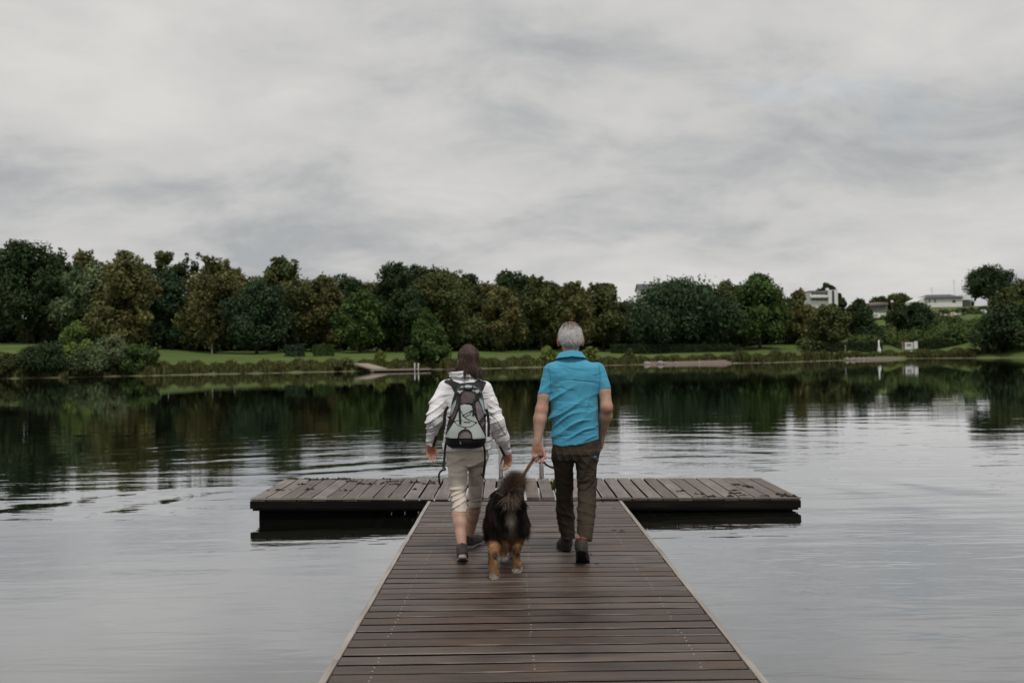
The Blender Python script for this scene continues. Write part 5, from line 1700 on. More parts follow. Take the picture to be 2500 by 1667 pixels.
    mb = MB(); mb.tube(polyline_on([s], [(1197, 1010), (1212, 1022), (1224, 1042), (1234, 1062)], wY, .0015, woman, 8), .0016, seg=5); mb.build('seam', M['black_web'], jo)

    # ---- backpack, a thing of its own
    bag = empty('backpack', tuple(vec(1138, 1090, 7.36)), 'pale teal and mauve backpack with black straps worn by the woman', 'backpack')
    bv = Vol((-.60, 7.05, .88), (-.02, 7.60, 1.62), .005)
    bv.loft(*sect([(934, 1126, 1160, 7.40), (940, 1117, 1168, 7.385), (950, 1112, 1174, 7.375), (965, 1107, 1179, 7.365), (985, 1102, 1181.5, 7.355), (1010, 1097, 1184.5, 7.345), (1040, 1091.5, 1187.5, 7.335), (1066, 1088, 1189, 7.33), (1078, 1090, 1187, 7.335), (1087, 1095, 1183, 7.345), (1092, 1104, 1176, 7.36)],
                   [.045, .062, .078, .090, .098, .104, .110, .112, .106, .092, .07]), k=.0, p=2.6)
    fA = sines(181, 8, 3, 8); fB = folds(182, (.3, 0, 1), 14, .5, 2.5, 1.5)
    bv.displace(lambda p: -.004 * fA(p) - .006 * fB(p) * gauss(p[:, 2], P(1140, 985, 7.3).z, .10))
    vlink(bv, 'main_compartment', M['bag_dark'], bag)
    Yr = 7.27
    pa = lambda poly, off, name, mat, par=bag, hole=None, th=.004: patch([bv], poly, Yr, off, name, mat, par, bag, hole, th=th)
    pa([(1115, 956), (1118, 948), (1126, 942), (1140, 939.5), (1155, 941), (1166, 947), (1174, 957), (1178, 972), (1170, 966), (1160, 958), (1147, 953), (1135, 953), (1126, 958), (1119, 969), (1112, 976)], .006, 'lid', M['teal_grey'])
    pa([(1124, 986), (1124, 972), (1128, 961), (1136, 955), (1148, 956), (1158, 962), (1163, 974), (1158, 985), (1150, 984.5), (1138, 984), (1128, 987)], .010, 'mesh_pocket', M['mauve'])
    pa([(1110, 978), (1116, 970), (1112, 992), (1104, 1010), (1096, 1022), (1094, 1010), (1101, 992)], .005, 'side_panel', M['teal_grey'])
    pa([(1172, 968), (1178, 974), (1184, 996), (1187, 1014), (1181, 1010), (1175, 990), (1167, 972)], .005, 'side_panel', M['teal_grey'])
    pa([(1117, 974), (1122, 976), (1119, 996), (1110, 1018), (1103, 1030), (1095, 1024), (1104, 1012), (1112, 994)], .007, 'side_mesh', M['mauve'])
    pa([(1160, 978), (1168, 978), (1176, 994), (1181, 1012), (1184, 1034), (1178, 1044), (1168, 1026), (1162, 1004)], .007, 'side_mesh', M['mauve_pale'])
    A = [(1125, 988), (1133, 986), (1147, 986.5), (1153, 991), (1155, 1000), (1160, 1014), (1170, 1034), (1180, 1052), (1188, 1070), (1154.5, 1070), (1152, 1056), (1146, 1049), (1137, 1046.5), (1128, 1049), (1121, 1056), (1118.5, 1069), (1086.5, 1068), (1088, 1062), (1098, 1046), (1108, 1030), (1116, 1010), (1121, 996)]
    fp = pa(A, .016, 'front_pocket', M['teal_pale'], th=.010)
    pa([(1119, 1069), (1121.5, 1056), (1128, 1049.5), (1137, 1047), (1146, 1049.5), (1151.5, 1056), (1154, 1069.5)], .008, 'pocket_mesh', M['mauve_pale'])
    mb = MB(); mb.tube(polyline_on([bv], [(1119, 1068), (1121.5, 1056), (1128, 1049), (1137, 1046.5), (1146, 1049), (1151.5, 1056), (1154, 1069)], Yr, .016, bag, 4), .0035, seg=6); mb.build('pocket_trim', M['black_web'], bag)
    pa([(1088, 1069.5), (1112, 1071.5), (1138, 1072), (1165, 1072), (1189, 1071), (1186, 1081), (1178, 1088.5), (1165, 1091), (1138, 1091.5), (1112, 1090.5), (1099, 1088), (1091, 1081)], .012, 'base_panel', M['black_web'])
    # small mark on the base and lettering on the pocket (unreadable at this size)
    mb = MB(); mb.tube(polyline_on([bv], [(1124, 1076), (1126, 1079), (1123, 1080.5), (1127, 1081)], Yr, .019, bag, 3), .0012, seg=5); mb.build('base_mark', M['white_paint'], bag)
    mb = MB(); mb.ribbon(polyline_on([bv], [(1133, 1028.5), (1149, 1029.5)], Yr, .018, bag, 5), .006, .0015, (0, -1, 0)); mb.build('pocket_print', M['bag_dark'], bag)
    # bungee cord and its loops
    for seg_ in ([(1126, 1002), (1131, 1012), (1144, 1006), (1152, 1002)], [(1152, 1002), (1148, 1010), (1136, 1017), (1131, 1013)], [(1131, 1013), (1140, 1021), (1152, 1026), (1163, 1030)],
                 [(1110, 1027), (1118, 1025), (1130, 1025)], [(1110, 1028), (1118, 1036), (1137, 1042), (1152, 1039), (1163, 1031)]):
        mb = MB(); mb.tube(polyline_on([bv], seg_, Yr, .0175, bag, 6), .0022, seg=6); mb.build('bungee_cord', M['black_web'], bag, smooth=True)
    for (a, b_) in [(1152, 1002), (1132, 1013), (1110, 1028), (1163, 1030), (1137, 1042)]:
        q = polyline_on([bv], [(a, b_), (a + .5, b_)], Yr, .018, bag, 2)[0]
        mb = MB(); mb.box(q, (.012, .008, .010), bevel=.002); mb.build('cord_loop', M['black_web'], bag)
    # compression straps and buckles
    for seg_, w in (([(1113, 958), (1117, 970), (1121, 982), (1123, 1004), (1125, 1034)], .016), ([(1173, 960), (1166, 972), (1157, 980), (1157, 1000), (1156, 1014)], .016), ([(1094, 1018), (1102, 1026), (1106, 1029)], .013), ([(1189, 1010), (1180, 1020), (1172, 1028)], .015)):
        mb = MB(); mb.ribbon(polyline_on([bv], seg_, Yr, .019, bag, 5), w, .004, (0, -1, 0)); mb.build('compression_strap', M['black_web'], bag)
    for (a, b_) in [(1115, 962), (1171, 963)]:
        q = polyline_on([bv], [(a, b_), (a + .5, b_)], Yr, .024, bag, 2)[0]
        mb = MB(); mb.box(q, (.028, .012, .034), bevel=.003, rot=Matrix.Rotation(.45 if a < 1140 else -.55, 3, 'Y')); mb.build('buckle', M['bag_dark'], bag)
    mb = MB(); mb.tube(polyline_on([bv], [(1132, 941), (1133, 947), (1138, 951), (1147, 951), (1153, 948), (1154, 941)], Yr, .016, bag, 4), .005, seg=8); mb.build('grab_handle', M['black_web'], bag, smooth=True)
    # yoke and shoulder straps over the jacket
    patch([s, bv], [(1081, 932), (1090, 924), (1098, 921.5), (1107, 929), (1120, 934), (1140, 935.5), (1155, 933), (1166, 927), (1173, 922), (1180, 925), (1187.5, 934), (1183, 944), (1177, 958), (1172, 972), (1150, 962), (1128, 962), (1112, 972), (1109, 958), (1100, 942)], 7.42, .006, 'shoulder_strap', M['bag_dark'], bag, bag, th=.010)
    # side straps running to the waist and the loose ends
    mb = MB(); mb.ribbon([Vector(vec(a, b_, 7.33)) - bag.location for a, b_ in [(1094, 992), (1088, 1002), (1085.5, 1018), (1085, 1030), (1083, 1048)]], .022, .010, (0, -1, 0)); mb.build('side_strap', M['black_web'], bag)
    mb = MB(); mb.ribbon([Vector(vec(a, b_, 7.33)) - bag.location for a, b_ in [(1187, 998), (1191, 1012), (1193, 1034), (1193, 1066)]], .020, .010, (0, -1, 0)); mb.build('side_strap', M['black_web'], bag)
    mb = MB(); mb.ribbon([Vector(vec(a, b_, Y_)) - bag.location for a, b_, Y_ in [(1090, 1076, 7.34), (1086.5, 1095, 7.345), (1085, 1120, 7.33), (1082.5, 1142, 7.31)]], .017, .004, (0, -1, 0)); mb.build('hanging_strap', M['black_web'], bag)
    mb = MB(); mb.tube([Vector(vec(a, b_, 7.31)) - bag.location for a, b_ in [(1087, 1143), (1081, 1141), (1080, 1146), (1085, 1147), (1089, 1144)]], .007, seg=7); mb.build('strap_knot', M['black_web'], bag, smooth=True)
    mb = MB(); mb.tube([Vector(vec(a, b_, 7.31)) - bag.location for a, b_ in [(1082, 1146), (1075, 1151), (1071.5, 1158), (1072, 1168), (1073.5, 1182)]], .0075, seg=7); mb.build('strap_end', M['black_web'], bag, smooth=True)
    mb = MB(); mb.ribbon([Vector(vec(a, b_, Y_)) - bag.location for a, b_, Y_ in [(1180, 1082, 7.35), (1183.5, 1100, 7.385), (1184, 1125, 7.40), (1181, 1150, 7.43), (1179, 1164, 7.45)]], .015, .004, (0, -1, 0)); mb.build('hanging_strap', M['black_web'], bag)
    mb = MB(); mb.tube([Vector(vec(a, b_, Y_)) - bag.location for a, b_, Y_ in [(1174, 1155, 7.44), (1180, 1164, 7.45), (1184.5, 1172, 7.46), (1182, 1186, 7.48), (1180, 1200, 7.49), (1178.5, 1220, 7.50)]], .0042, seg=6); mb.build('strap_end', M['black_web'], bag, smooth=True)
woman_build()
# seams of the polo shirt
M['polo_seam'] = simple('turquoise_seam', (0.03, 0.14, 0.20), 0.9, var=0.1)
for seam in ([(1337, 893), (1341, 908), (1343, 925), (1344, 945), (1345, 960)], [(1460, 889), (1462.5, 905), (1463, 922), (1462, 938), (1461, 950)]):
    mb = MB(); mb.tube(polyline_on([POLO_VOL], seam, mY, .0004, man, 6), .0016, seg=5); mb.build('shoulder_seam', M['polo_seam'], POLO)
# ------------------------------------------------------------------ dog and leash
dog = empty('dog', tuple(np.array([P(1236, 1390, 6.85).x, 6.9, deck_z(0, 6.9)])), 'long haired black and tan dog with a bushy raised tail walking between the two people', 'dog')
def dog_build():
    v = Vol((-.32, 6.45, .12), (.32, 7.85, .95), .006)
    c = lambda px, py, Y: vec(px, py, Y)
    # trunk: rump, loin, deep chest
    v.ell(c(1236, 1232, 6.90), (.118, .15, .123), .03)
    v.ell(c(1236, 1240, 7.10), (.112, .20, .118), .05)
    v.ell(c(1237, 1250, 7.36), (.118, .19, .150), .06)
    v.chain([c(1238, 1225, 7.48), c(1246, 1206, 7.60), c(1252, 1198, 7.68)], [.095, .078, .070], .05)
    v.ell(c(1254, 1196, 7.70), (.068, .085, .062), .03)
    v.cone(c(1255, 1202, 7.76), c(1257, 1212, 7.85), .036, .026, .02)
    for s_ in (-1, 1):
        v.ell(c(1254, 1190, 7.68) + [s_ * .062, -.01, .015], (.018, .03, .045), .01)
    # haunches
    for (hx, st, hk, pw) in (((1213, 1262, 6.88), (1207, 1312, 6.98), (1203, 1348, 6.67), (1205, 1393, 6.685)),
                             ((1261, 1260, 6.92), (1263, 1308, 7.04), (1261, 1336, 6.855), (1262.5, 1376, 6.885))):
        h_, s_, k_, p_ = c(*hx), c(*st), c(*hk), c(*pw)
        p_[2] = deck_z(p_[0], p_[1]) + .026
        v.ell(h_, (.066, .10, .11), .04)
        v.chain([h_ + [0, .02, -.04], s_], [.075, .048], .04)
        v.chain([s_, k_], [.044, .027], .03)
        v.chain([k_, p_ + [0, 0, .03], p_], [.026, .024, .027], .015)
        v.ell(p_ + [0, .03, -.004], (.032, .045, .022), .015)
        for t_ in (-.018, -.006, .007, .019):
            v.ell(p_ + [t_, .062, -.008], (.009, .018, .015), .006)
    for (el, pw, sw) in (((1226, 1290, 7.30), (1230, 1354, 7.27), 0), ((1249, 1290, 7.36), (1252, 1348, 7.42), 1)):
        e_, p_ = c(*el), c(*pw)
        p_[2] = deck_z(p_[0], p_[1]) + .024
        v.chain([e_ + [0, .02, .08], e_, e_ * .45 + p_ * .55, p_], [.058, .040, .029, .026], .03)
        v.ell(p_ + [0, .022, -.002], (.030, .04, .020), .012)
    # tail carried up, curling over
    tail = [c(1240, 1216, 6.77), c(1243, 1206, 6.72), c(1247, 1197, 6.70), c(1253, 1190, 6.72), c(1260, 1185, 6.77)]
    v.chain(tail, [.026, .020, .016, .012, .008], .015)
    v.f[:, :, :] = v.f
    zt, zb = P(1236, 1308, 6.75).z, P(1236, 1395, 6.7).z
    s1 = sines(201, 8, 4, 12)
    xc = P(1236, 1250, 6.8).x
    bx = P(1247, 1262, 6.78)
    def colfn(V):
        x, y, z = V.T
        c_ = np.repeat(np.array([[.0105, .0080, .0072]]), len(V), 0) * (1 + .35 * s1(V))[:, None]
        legz = P(1236, 1312, 6.8).z + .016 * s1(V)
        t = np.clip((legz - z) / .050, 0, 1)[:, None]
        tan = np.array([.27, .15, .075]) * (1 + .28 * s1(V * 1.7))[:, None]
        c_ = c_ * (1 - t) + tan * t
        # dark stripe down the back of the hocks
        hock = gauss(z, P(1205, 1355, 6.7).z, .035) * np.clip(s1(V * 2.3) + .3, 0, 1)
        c_ *= (1 - .75 * hock)[:, None]
        w = np.clip((deck_z(0, 6.8) + .050 - z + .012 * s1(V * 2)) / .02, 0, 1)[:, None] * np.clip(.75 + .5 * s1(V * 1.3), 0, 1)[:, None]
        c_ = c_ * (1 - w) + np.array([.58, .52, .45]) * w
        # pale trousers below the tail
        q = np.exp(-((x - bx.x) / .030) ** 2 - ((z - bx.z) / .055) ** 2) * (y < 6.95)
        q = np.clip(q * 1.3 - .12, 0, 1)[:, None]
        c_ = c_ * (1 - q) + np.array([.50, .42, .35]) * q
        q2 = np.exp(-((x - bx.x + .012) / .05) ** 2 - ((z - bx.z + .115) / .05) ** 2) * (y < 6.95)
        q2 = np.clip(q2 * .8, 0, .7)[:, None]
        c_ = c_ * (1 - q2) + np.array([.27, .17, .10]) * q2
        return np.clip(c_, .006, .8)
    v.displace(lambda p: -.004 * s1(p))
    vlink(v, 'body', M['fur'], dog, colfn)
    # ---- coat
    rs = np.random.default_rng(21)
    n_ = 60000
    p, nn = sample(v.V, v.Q, n_, 22, lambda q: np.where(q[:, 1] < 7.1, 1.0, .35))
    z = p[:, 2]
    legz = P(1236, 1314, 6.8).z
    up = np.clip((z - legz) / .04, 0, 1)
    lock = [sines(210 + q, 8, 7, 18) for q in range(3)]
    lk = np.stack([q(p) for q in lock], 1)
    d = nn * (.26 + .16 * lk[:, :1]) + np.array([[0, -.15, -1.0]]) + lk * np.array([[.22, .12, .10]]) + rs.normal(size=p.shape) * .12
    d -= nn * np.minimum((d * nn).sum(1, keepdims=True), 0) * .9
    L = np.where(up > .5, rs.uniform(.025, .058, n_), rs.uniform(.010, .024, n_))
    trous = gauss(z, legz + .09, .09) * (p[:, 1] < 7.0)
    L *= (1 + .45 * trous) * np.clip(1 + .35 * lk[:, 1], .5, 1.7)
    cc = colfn(p) * np.clip(1 + .40 * rs.normal(size=n_), .3, 2.2)[:, None]
    hi = (rs.random(n_) < .30) & (lk[:, 2] > .5)
    cc[hi & (up > .5)] = np.array([.060, .042, .034])
    low = np.clip((z - deck_z(0, 6.8)) / .9, .008, 1)
    L = np.minimum(L, (z - deck_z(0, 6.8)) * 1.1 + .006)
    strands('fur', p - np.array(dog.location), d, L, .0019, np.clip(cc, .005, .7), 3, .08, .35, 23, M['fur'], dog)
    # ---- tail plume
    ta = np.array(tail)
    n_ = 11000
    t = rs.random(n_) ** .8 * (len(ta) - 1.001); i = t.astype(int); f_ = (t - i)[:, None]
    p = ta[i] * (1 - f_) + ta[i + 1] * f_ + rs.normal(size=(n_, 3)) * .008
    ang = rs.normal(size=n_) * .58 + .10
    d = np.stack([np.sin(ang) + .15, rs.normal(size=n_) * .35 - .15, np.cos(ang) * 1.05], 1)
    dn = rs.random(n_) < np.interp(t, [0, 1.2, 2.5], [.50, .18, .04])
    d[dn] = np.stack([rs.normal(size=dn.sum()) * .5 + .35, rs.normal(size=dn.sum()) * .3 - .4, -np.abs(rs.normal(size=dn.sum())) * .9 - .15], 1)
    L = rs.uniform(.055, .125, n_)
    base = np.where(rs.random(n_)[:, None] < .62, np.array([[.175, .125, .096]]), np.array([[.024, .017, .014]]))
    wt = (rs.random(n_) < .16) & (t < 1.1)
    base[wt] = (.50, .43, .37)
    cc = base * np.clip(1 + .4 * rs.normal(size=n_), .3, 2.0)[:, None]
    strands('tail_hair', p - np.array(dog.location), d, L, .0017, np.clip(cc, .006, .7), 5, .09, .04, 24, M['fur'], dog)
    # collar
    mb = MB()
    cc0 = (c(1238, 1225, 7.48) + c(1246, 1206, 7.60)) / 2
    ax = c(1246, 1206, 7.60) - c(1238, 1225, 7.48); ax /= np.linalg.norm(ax)
    u_ = np.cross(ax, [1., 0, 0]); u_ /= np.linalg.norm(u_); w_ = np.cross(ax, u_)
    pts = [Vector(cc0 + (u_ * math.cos(a) + w_ * math.sin(a)) * .098) - dog.location for a in np.linspace(0, 2 * math.pi, 25)]
    mb.tube(pts, .009, seg=6, cap=False); mb.build('collar', simple('leather_collar', (.10, .05, .025), .6), dog, smooth=True)
    return cc0
DOG_COLLAR = dog_build()
M['leash'] = simple('tan_leather', (0.62, 0.43, 0.29), 0.6, var=0.2, scale=40)
M['leash_dark'] = simple('dark_leather', (0.035, 0.022, 0.016), 0.55, var=0.2, scale=40)
hold = vec(1309, 1111, 7.275)
leash = empty('leash', tuple(hold), 'tan leather dog leash running from the hand of the man to the dog', 'leash')
def lv(px, py, Y): return Vector(vec(px, py, Y)) - leash.location
cl = Vector(DOG_COLLAR + np.array([.03, -.02, .095])) - leash.location
mb = MB(); mb.ribbon([lv(1312, 1111, 7.27), lv(1305, 1117, 7.29), lv(1292, 1137, 7.33), lv(1277, 1161, 7.39), (lv(1271, 1172, 7.42))], .026, .004, (0.4, -1, .3)); mb.build('strap', M['leash'], leash)
mb = MB(); mb.ribbon([lv(1271, 1172, 7.42), cl], .017, .004, (0.4, -1, .3)); mb.build('strap_tail', M['leash'], leash)
mb = MB(); mb.ribbon([lv(1280, 1156.5, 7.378), lv(1276.5, 1162, 7.388)], .022, .008, (0.4, -1, .3)); mb.build('keeper', M['leash_dark'], leash)
mb = MB(); mb.tube([lv(1310, 1111, 7.268), lv(1306, 1116, 7.28), lv(1302.5, 1121.5, 7.295)], .0075, seg=8); mb.build('snap_hook', M['steel'], leash, smooth=True)
mb = MB(); mb.ribbon([lv(1314, 1112, 7.27), lv(1325, 1113, 7.30), lv(1338, 1117, 7.38), lv(1352, 1119, 7.50), lv(1366, 1124, 7.56)], .017, .004, (0, -.5, 1)); mb.build('hand_loop', M['leash_dark'], leash)
mb = MB(); mb.ribbon([lv(1321, 1113, 7.28), lv(1324, 1122, 7.31), lv(1331, 1132, 7.38), lv(1342, 1139, 7.46), lv(1354, 1142.5, 7.53), lv(1362, 1150, 7.56), lv(1360, 1168, 7.56)], .018, .004, (0, -1, .5)); mb.build('hand_loop', M['leash_dark'], leash)
mb = MB(); mb.tube([lv(1359, 1166, 7.56), lv(1355, 1174, 7.555), lv(1352, 1183, 7.55), lv(1351, 1191, 7.55), lv(1351, 1196, 7.55)], [.006, .016, .017, .018, .010], seg=10); mb.build('bag_dispenser', simple('olive_green_pouch', (.11, .125, .015), .6, var=.3, scale=30), leash, smooth=True)
# ------------------------------------------------------------------ things on the far shore
M['slate'] = simple('slate_roof', (0.085, 0.085, 0.095), 0.7, var=0.2, scale=1.5)
M['pink_roof'] = simple('brown_pink_roof', (0.20, 0.145, 0.135), 0.8, var=0.15, scale=1.0)
M['render_white'] = simple('white_render', (0.72, 0.72, 0.71), 0.8, var=0.05, scale=0.6)
M['render_grey'] = simple('grey_plinth', (0.22, 0.22, 0.225), 0.85, var=0.1, scale=0.8)
M['window_dark'] = simple('window_glass', (0.035, 0.04, 0.05), 0.12, var=0.1, spec=0.6)
M['frame_dark'] = simple('window_frame', (0.10, 0.10, 0.11), 0.5)
M['timber'] = simple('grey_timber', (0.30, 0.25, 0.20), 0.85, var=0.2, scale=4)
M['caravan'] = simple('white_caravan_shell', (0.80, 0.80, 0.79), 0.4, var=0.04, scale=1)
M['orange'] = simple('orange_cloth', (0.62, 0.33, 0.10), 0.8, var=0.1)
M['rubber'] = simple('tyre', (0.02, 0.02, 0.02), 0.8)
M['stone'] = simple('grey_stone', (0.30, 0.27, 0.25), 0.85, var=0.3, scale=3)
M['brown_wood'] = simple('brown_boards', (0.16, 0.10, 0.065), 0.85, var=0.2, scale=3)

def base_at(px, py, Y):
    p = P(px, py, Y); return Vector((p.x, Y, gz(p.x, Y)))

def rel_box(root, name, mat, px0, px1, py0, py1, Y0, depth, parent=None, to_ground=False, bevel=0.0):
    """box whose front face (at depth Y0) covers the pixel rectangle"""
    a, b = P(px0, py1, Y0), P(px1, py0, Y0)
    z0 = min(a.z, b.z) if not to_ground else min(gz(a.x, Y0), gz(b.x, Y0), gz(a.x, Y0 + depth), gz(b.x, Y0 + depth)) - .3
    z1 = max(a.z, b.z) if to_ground else b.z
    mb = MB()
    c = Vector(((a.x + b.x) / 2, Y0 + depth / 2, (z0 + z1) / 2)) - root.location
    mb.box(c, (abs(b.x - a.x), depth, abs(z1 - z0)), bevel=bevel)
    return mb.build(name, mat, parent or root)

def window(root, parent, px0, px1, py0, py1, Y0):
    w = rel_box(root, 'window', M['frame_dark'], px0, px1, py0, py1, Y0 - .06, .10, parent)
    d = (px1 - px0) * .10; e = (py1 - py0) * .12
    rel_box(root, 'pane', M['window_dark'], px0 + d, px1 - d, py0 + e, py1 - e, Y0 - .075, .05, w)
    return w

# white apartment block
Yb = 284
blk = empty('apartment_block', base_at(2010, 740, Yb), 'white apartment block with dark window bands and a stair tower on the hill', 'building')
rel_box(blk, 'wall', M['render_white'], 1978, 2024, 711, 748, Yb, 9, to_ground=True)
rel_box(blk, 'roof', M['slate'], 1976, 2025, 709, 711.5, Yb - .4, 9.8)
tw = rel_box(blk, 'stair_tower', M['render_white'], 2023, 2045, 707.5, 748, Yb - 1.0, 7, to_ground=True)
rel_box(blk, 'window', M['window_dark'], 2031.5, 2036.5, 709, 745, Yb - 1.06, .1, tw)
rel_box(blk, 'chimney', M['render_white'], 2018, 2023, 703, 710, Yb + 2, 1.2)
for (y0, y1) in ((714, 719.5), (728.5, 734)):
    for q in range(4):
        window(blk, blk, 1980.5 + q * 10.4, 1990 + q * 10.4, y0, y1, Yb)
rel_box(blk, 'balcony', M['render_white'], 1979, 2022, 721.5, 726.5, Yb - 1.2, 1.15)

# house with slate roof above the wood
Yh = 300
hs = empty('house', base_at(1588, 712, Yh), 'white gabled house with a grey slate roof peeping over the trees', 'house')
a, b = P(1561, 704, Yh), P(1625, 704, Yh)
x0, x1 = a.x - hs.location.x, b.x - hs.location.x
zw, zr = P(1590, 706, Yh).z - hs.location.z, P(1590, 692.5, Yh).z - hs.location.z
mb = MB(); mb.add([(x0, 0, -.5), (x0, 8, -.5), (x0, 8, zw), (x0, 4, zr - .15), (x0, 0, zw), (x1, 0, -.5), (x1, 8, -.5), (x1, 8, zw), (x1, 4, zr - .15), (x1, 0, zw)],
                  [(0, 1, 2, 3, 4), (9, 8, 7, 6, 5), (0, 4, 9, 5), (1, 6, 7, 2), (4, 3, 8, 9), (2, 7, 8, 3), (0, 5, 6, 1)])
mb.build('wall', M['render_white'], hs)
mb = MB()
for s_ in (-1, 1):
    y0_, y1_ = (4 - 4.5, 4) if s_ < 0 else (8.5, 4)
    zb = zw - .25
    mb.add([(x0 - .4, y0_, zb), (x1 + .4, y0_, zb), (x1 + .4, y1_, zr), (x0 - .4, y1_, zr), (x0 - .4, y0_, zb + .2), (x1 + .4, y0_, zb + .2), (x1 + .4, y1_, zr + .2), (x0 - .4, y1_, zr + .2)],
           [(0, 3, 2, 1), (4, 5, 6, 7), (0, 1, 5, 4), (1, 2, 6, 5), (2, 3, 7, 6), (3, 0, 4, 7)])
rf = mb.build('roof', M['slate'], hs)
mb = MB(); mb.box((x1 - 1.6, 4.2, zr + .4), (.7, .7, 1.2)); mb.build('chimney', M['stone'], rf)
for q in range(3): window(hs, hs, 1566 + q * 14, 1572 + q * 14, 708, 714, Yh)

# low house with a pinkish roof
Yl = 272
lw_ = empty('low_house', base_at(2138, 748, Yl), 'low grey house with a shallow brownish pink roof beside a ragged olive tree', 'house')
rel_box(lw_, 'wall', M['render_grey'], 2112, 2166, 742, 752, Yl, 7, to_ground=True)
p0, p1 = P(2106, 745, Yl - .8), P(2168, 735.5, Yl - .8)
xa, xb = p0.x - lw_.location.x, p1.x - lw_.location.x
za, zb = p0.z - lw_.location.z, p1.z - lw_.location.z
mb = MB(); mb.add([(xa, -.8, za - .4), (xb, -.8, zb - .9), (xb, 8, zb - .4), (xa, 8, za), (xa, -.8, za + .1), (xb, -.8, zb - .3), (xb, 8, zb + .2), (xa, 8, za + .6)],
                  [(0, 3, 2, 1), (4, 5, 6, 7), (0, 1, 5, 4), (1, 2, 6, 5), (2, 3, 7, 6), (3, 0, 4, 7)]); mb.build('roof', M['pink_roof'], lw_)
for q in range(3): window(lw_, lw_, 2124 + q * 13, 2133 + q * 13, 744, 750, Yl)

# white bungalow
Yg = 256
bg = empty('bungalow', base_at(2300, 750, Yg), 'long white bungalow with a low dark roof and grey plinth on the hill', 'house')
rel_box(bg, 'wall', M['render_white'], 2266, 2349, 726, 755, Yg, 9, to_ground=True)
rel_box(bg, 'plinth', M['render_grey'], 2265.5, 2349.5, 748.5, 757, Yg - .12, .4, to_ground=True)
a, b = P(2236, 750, Yg + 1), P(2266, 724, Yg + 1)
mb = MB(); X0, X1 = a.x - bg.location.x, b.x - bg.location.x
zlo, zmid, zhi = -.8, P(2236, 736, Yg + 1).z - bg.location.z, P(2262, 725, Yg + 1).z - bg.location.z
mb.prism([(X0, zlo), (X1, zlo), (X1, zhi), (X1 - 1.0, zhi), (X0, zmid)], 1.0, 8.0); mb.build('gable_wing', M['render_white'], bg)
a, b = P(2262, 727, Yg - .5), P(2352, 716, Yg - .5)
X0, X1, za, zb = a.x - bg.location.x, b.x - bg.location.x, a.z - bg.location.z, b.z - bg.location.z
mb = MB(); mb.add([(X0, -.5, za), (X1, -.5, za), (X1, 9.5, za), (X0, 9.5, za), (X0 + 2.2, 4, zb), (X1 - 1.5, 4, zb), (X1 - 1.5, 5, zb), (X0 + 2.2, 5, zb), (X0, -.5, za - .2), (X1, -.5, za - .2), (X1, 9.5, za - .2), (X0, 9.5, za - .2)],
                  [(0, 1, 5, 4), (1, 2, 6, 5), (2, 3, 7, 6), (3, 0, 4, 7), (4, 5, 6, 7), (8, 11, 10, 9), (0, 8, 9, 1), (1, 9, 10, 2), (2, 10, 11, 3), (3, 11, 8, 0)]); mb.build('roof', M['slate'], bg)
rel_box(bg, 'annex', M['render_white'], 2349.5, 2370, 720, 732, Yg + 1.5, 6)
rel_box(bg, 'garage_door', M['window_dark'], 2351, 2369, 737, 748, Yg + 1.6, .3)
rel_box(bg, 'annex_wall', M['render_grey'], 2349.5, 2371, 732.2, 755, Yg + 2.0, 5.4, to_ground=True)
for (a_, b_, c_, d_) in ((2267.5, 2270.5, 731, 739), (2281.5, 2284.5, 731, 739), (2325, 2333, 732.5, 738.5)): window(bg, bg, a_, b_, c_, d_, Yg)
# antenna masts, lamp
for (px, top, Y, lab, cat, nm) in ((2330, 683, 262, 'thin antenna mast rising above the bungalow roof', 'antenna', 'antenna_mast'), (2275, 703, 262, 'short antenna on the left end of the bungalow roof', 'antenna', 'antenna_mast')):
    b_ = base_at(px, 730, Y); t = P(px, top, Y)
    r_ = empty(nm, b_, lab, cat)
    mb = MB(); mb.tube([(0, 0, -.2), (0, 0, t.z - b_.z)], .05, seg=6); mb.build('pole', M['steel'], r_)
    for q, w in ((0, 1.2), (.5, .9), (1.0, .6)):
        mb = MB(); mb.tube([(-w / 2, 0, t.z - b_.z - q), (w / 2, 0, t.z - b_.z - q)], .03, seg=5); mb.build('crossbar', M['steel'], r_)
b_ = base_at(2178, 760, 238); t = P(2178, 738, 238)
lp = empty('street_lamp', b_, 'grey lamp post with a white globe beside the row of caravans', 'lamp')
mb = MB(); mb.tube([(0, 0, -.2), (0, 0, t.z - b_.z)], [.08, .05], seg=8); mb.build('post', M['frame_dark'], lp)
bm_ = Vol((-.5, -.5, t.z - b_.z - .4), (.5, .5, t.z - b_.z + .6), .06); bm_.ell((0, 0, t.z - b_.z + .15), (.34, .34, .32), 0); link('globe', bm_.mesh('globe', 1), M['white_paint'], lp)

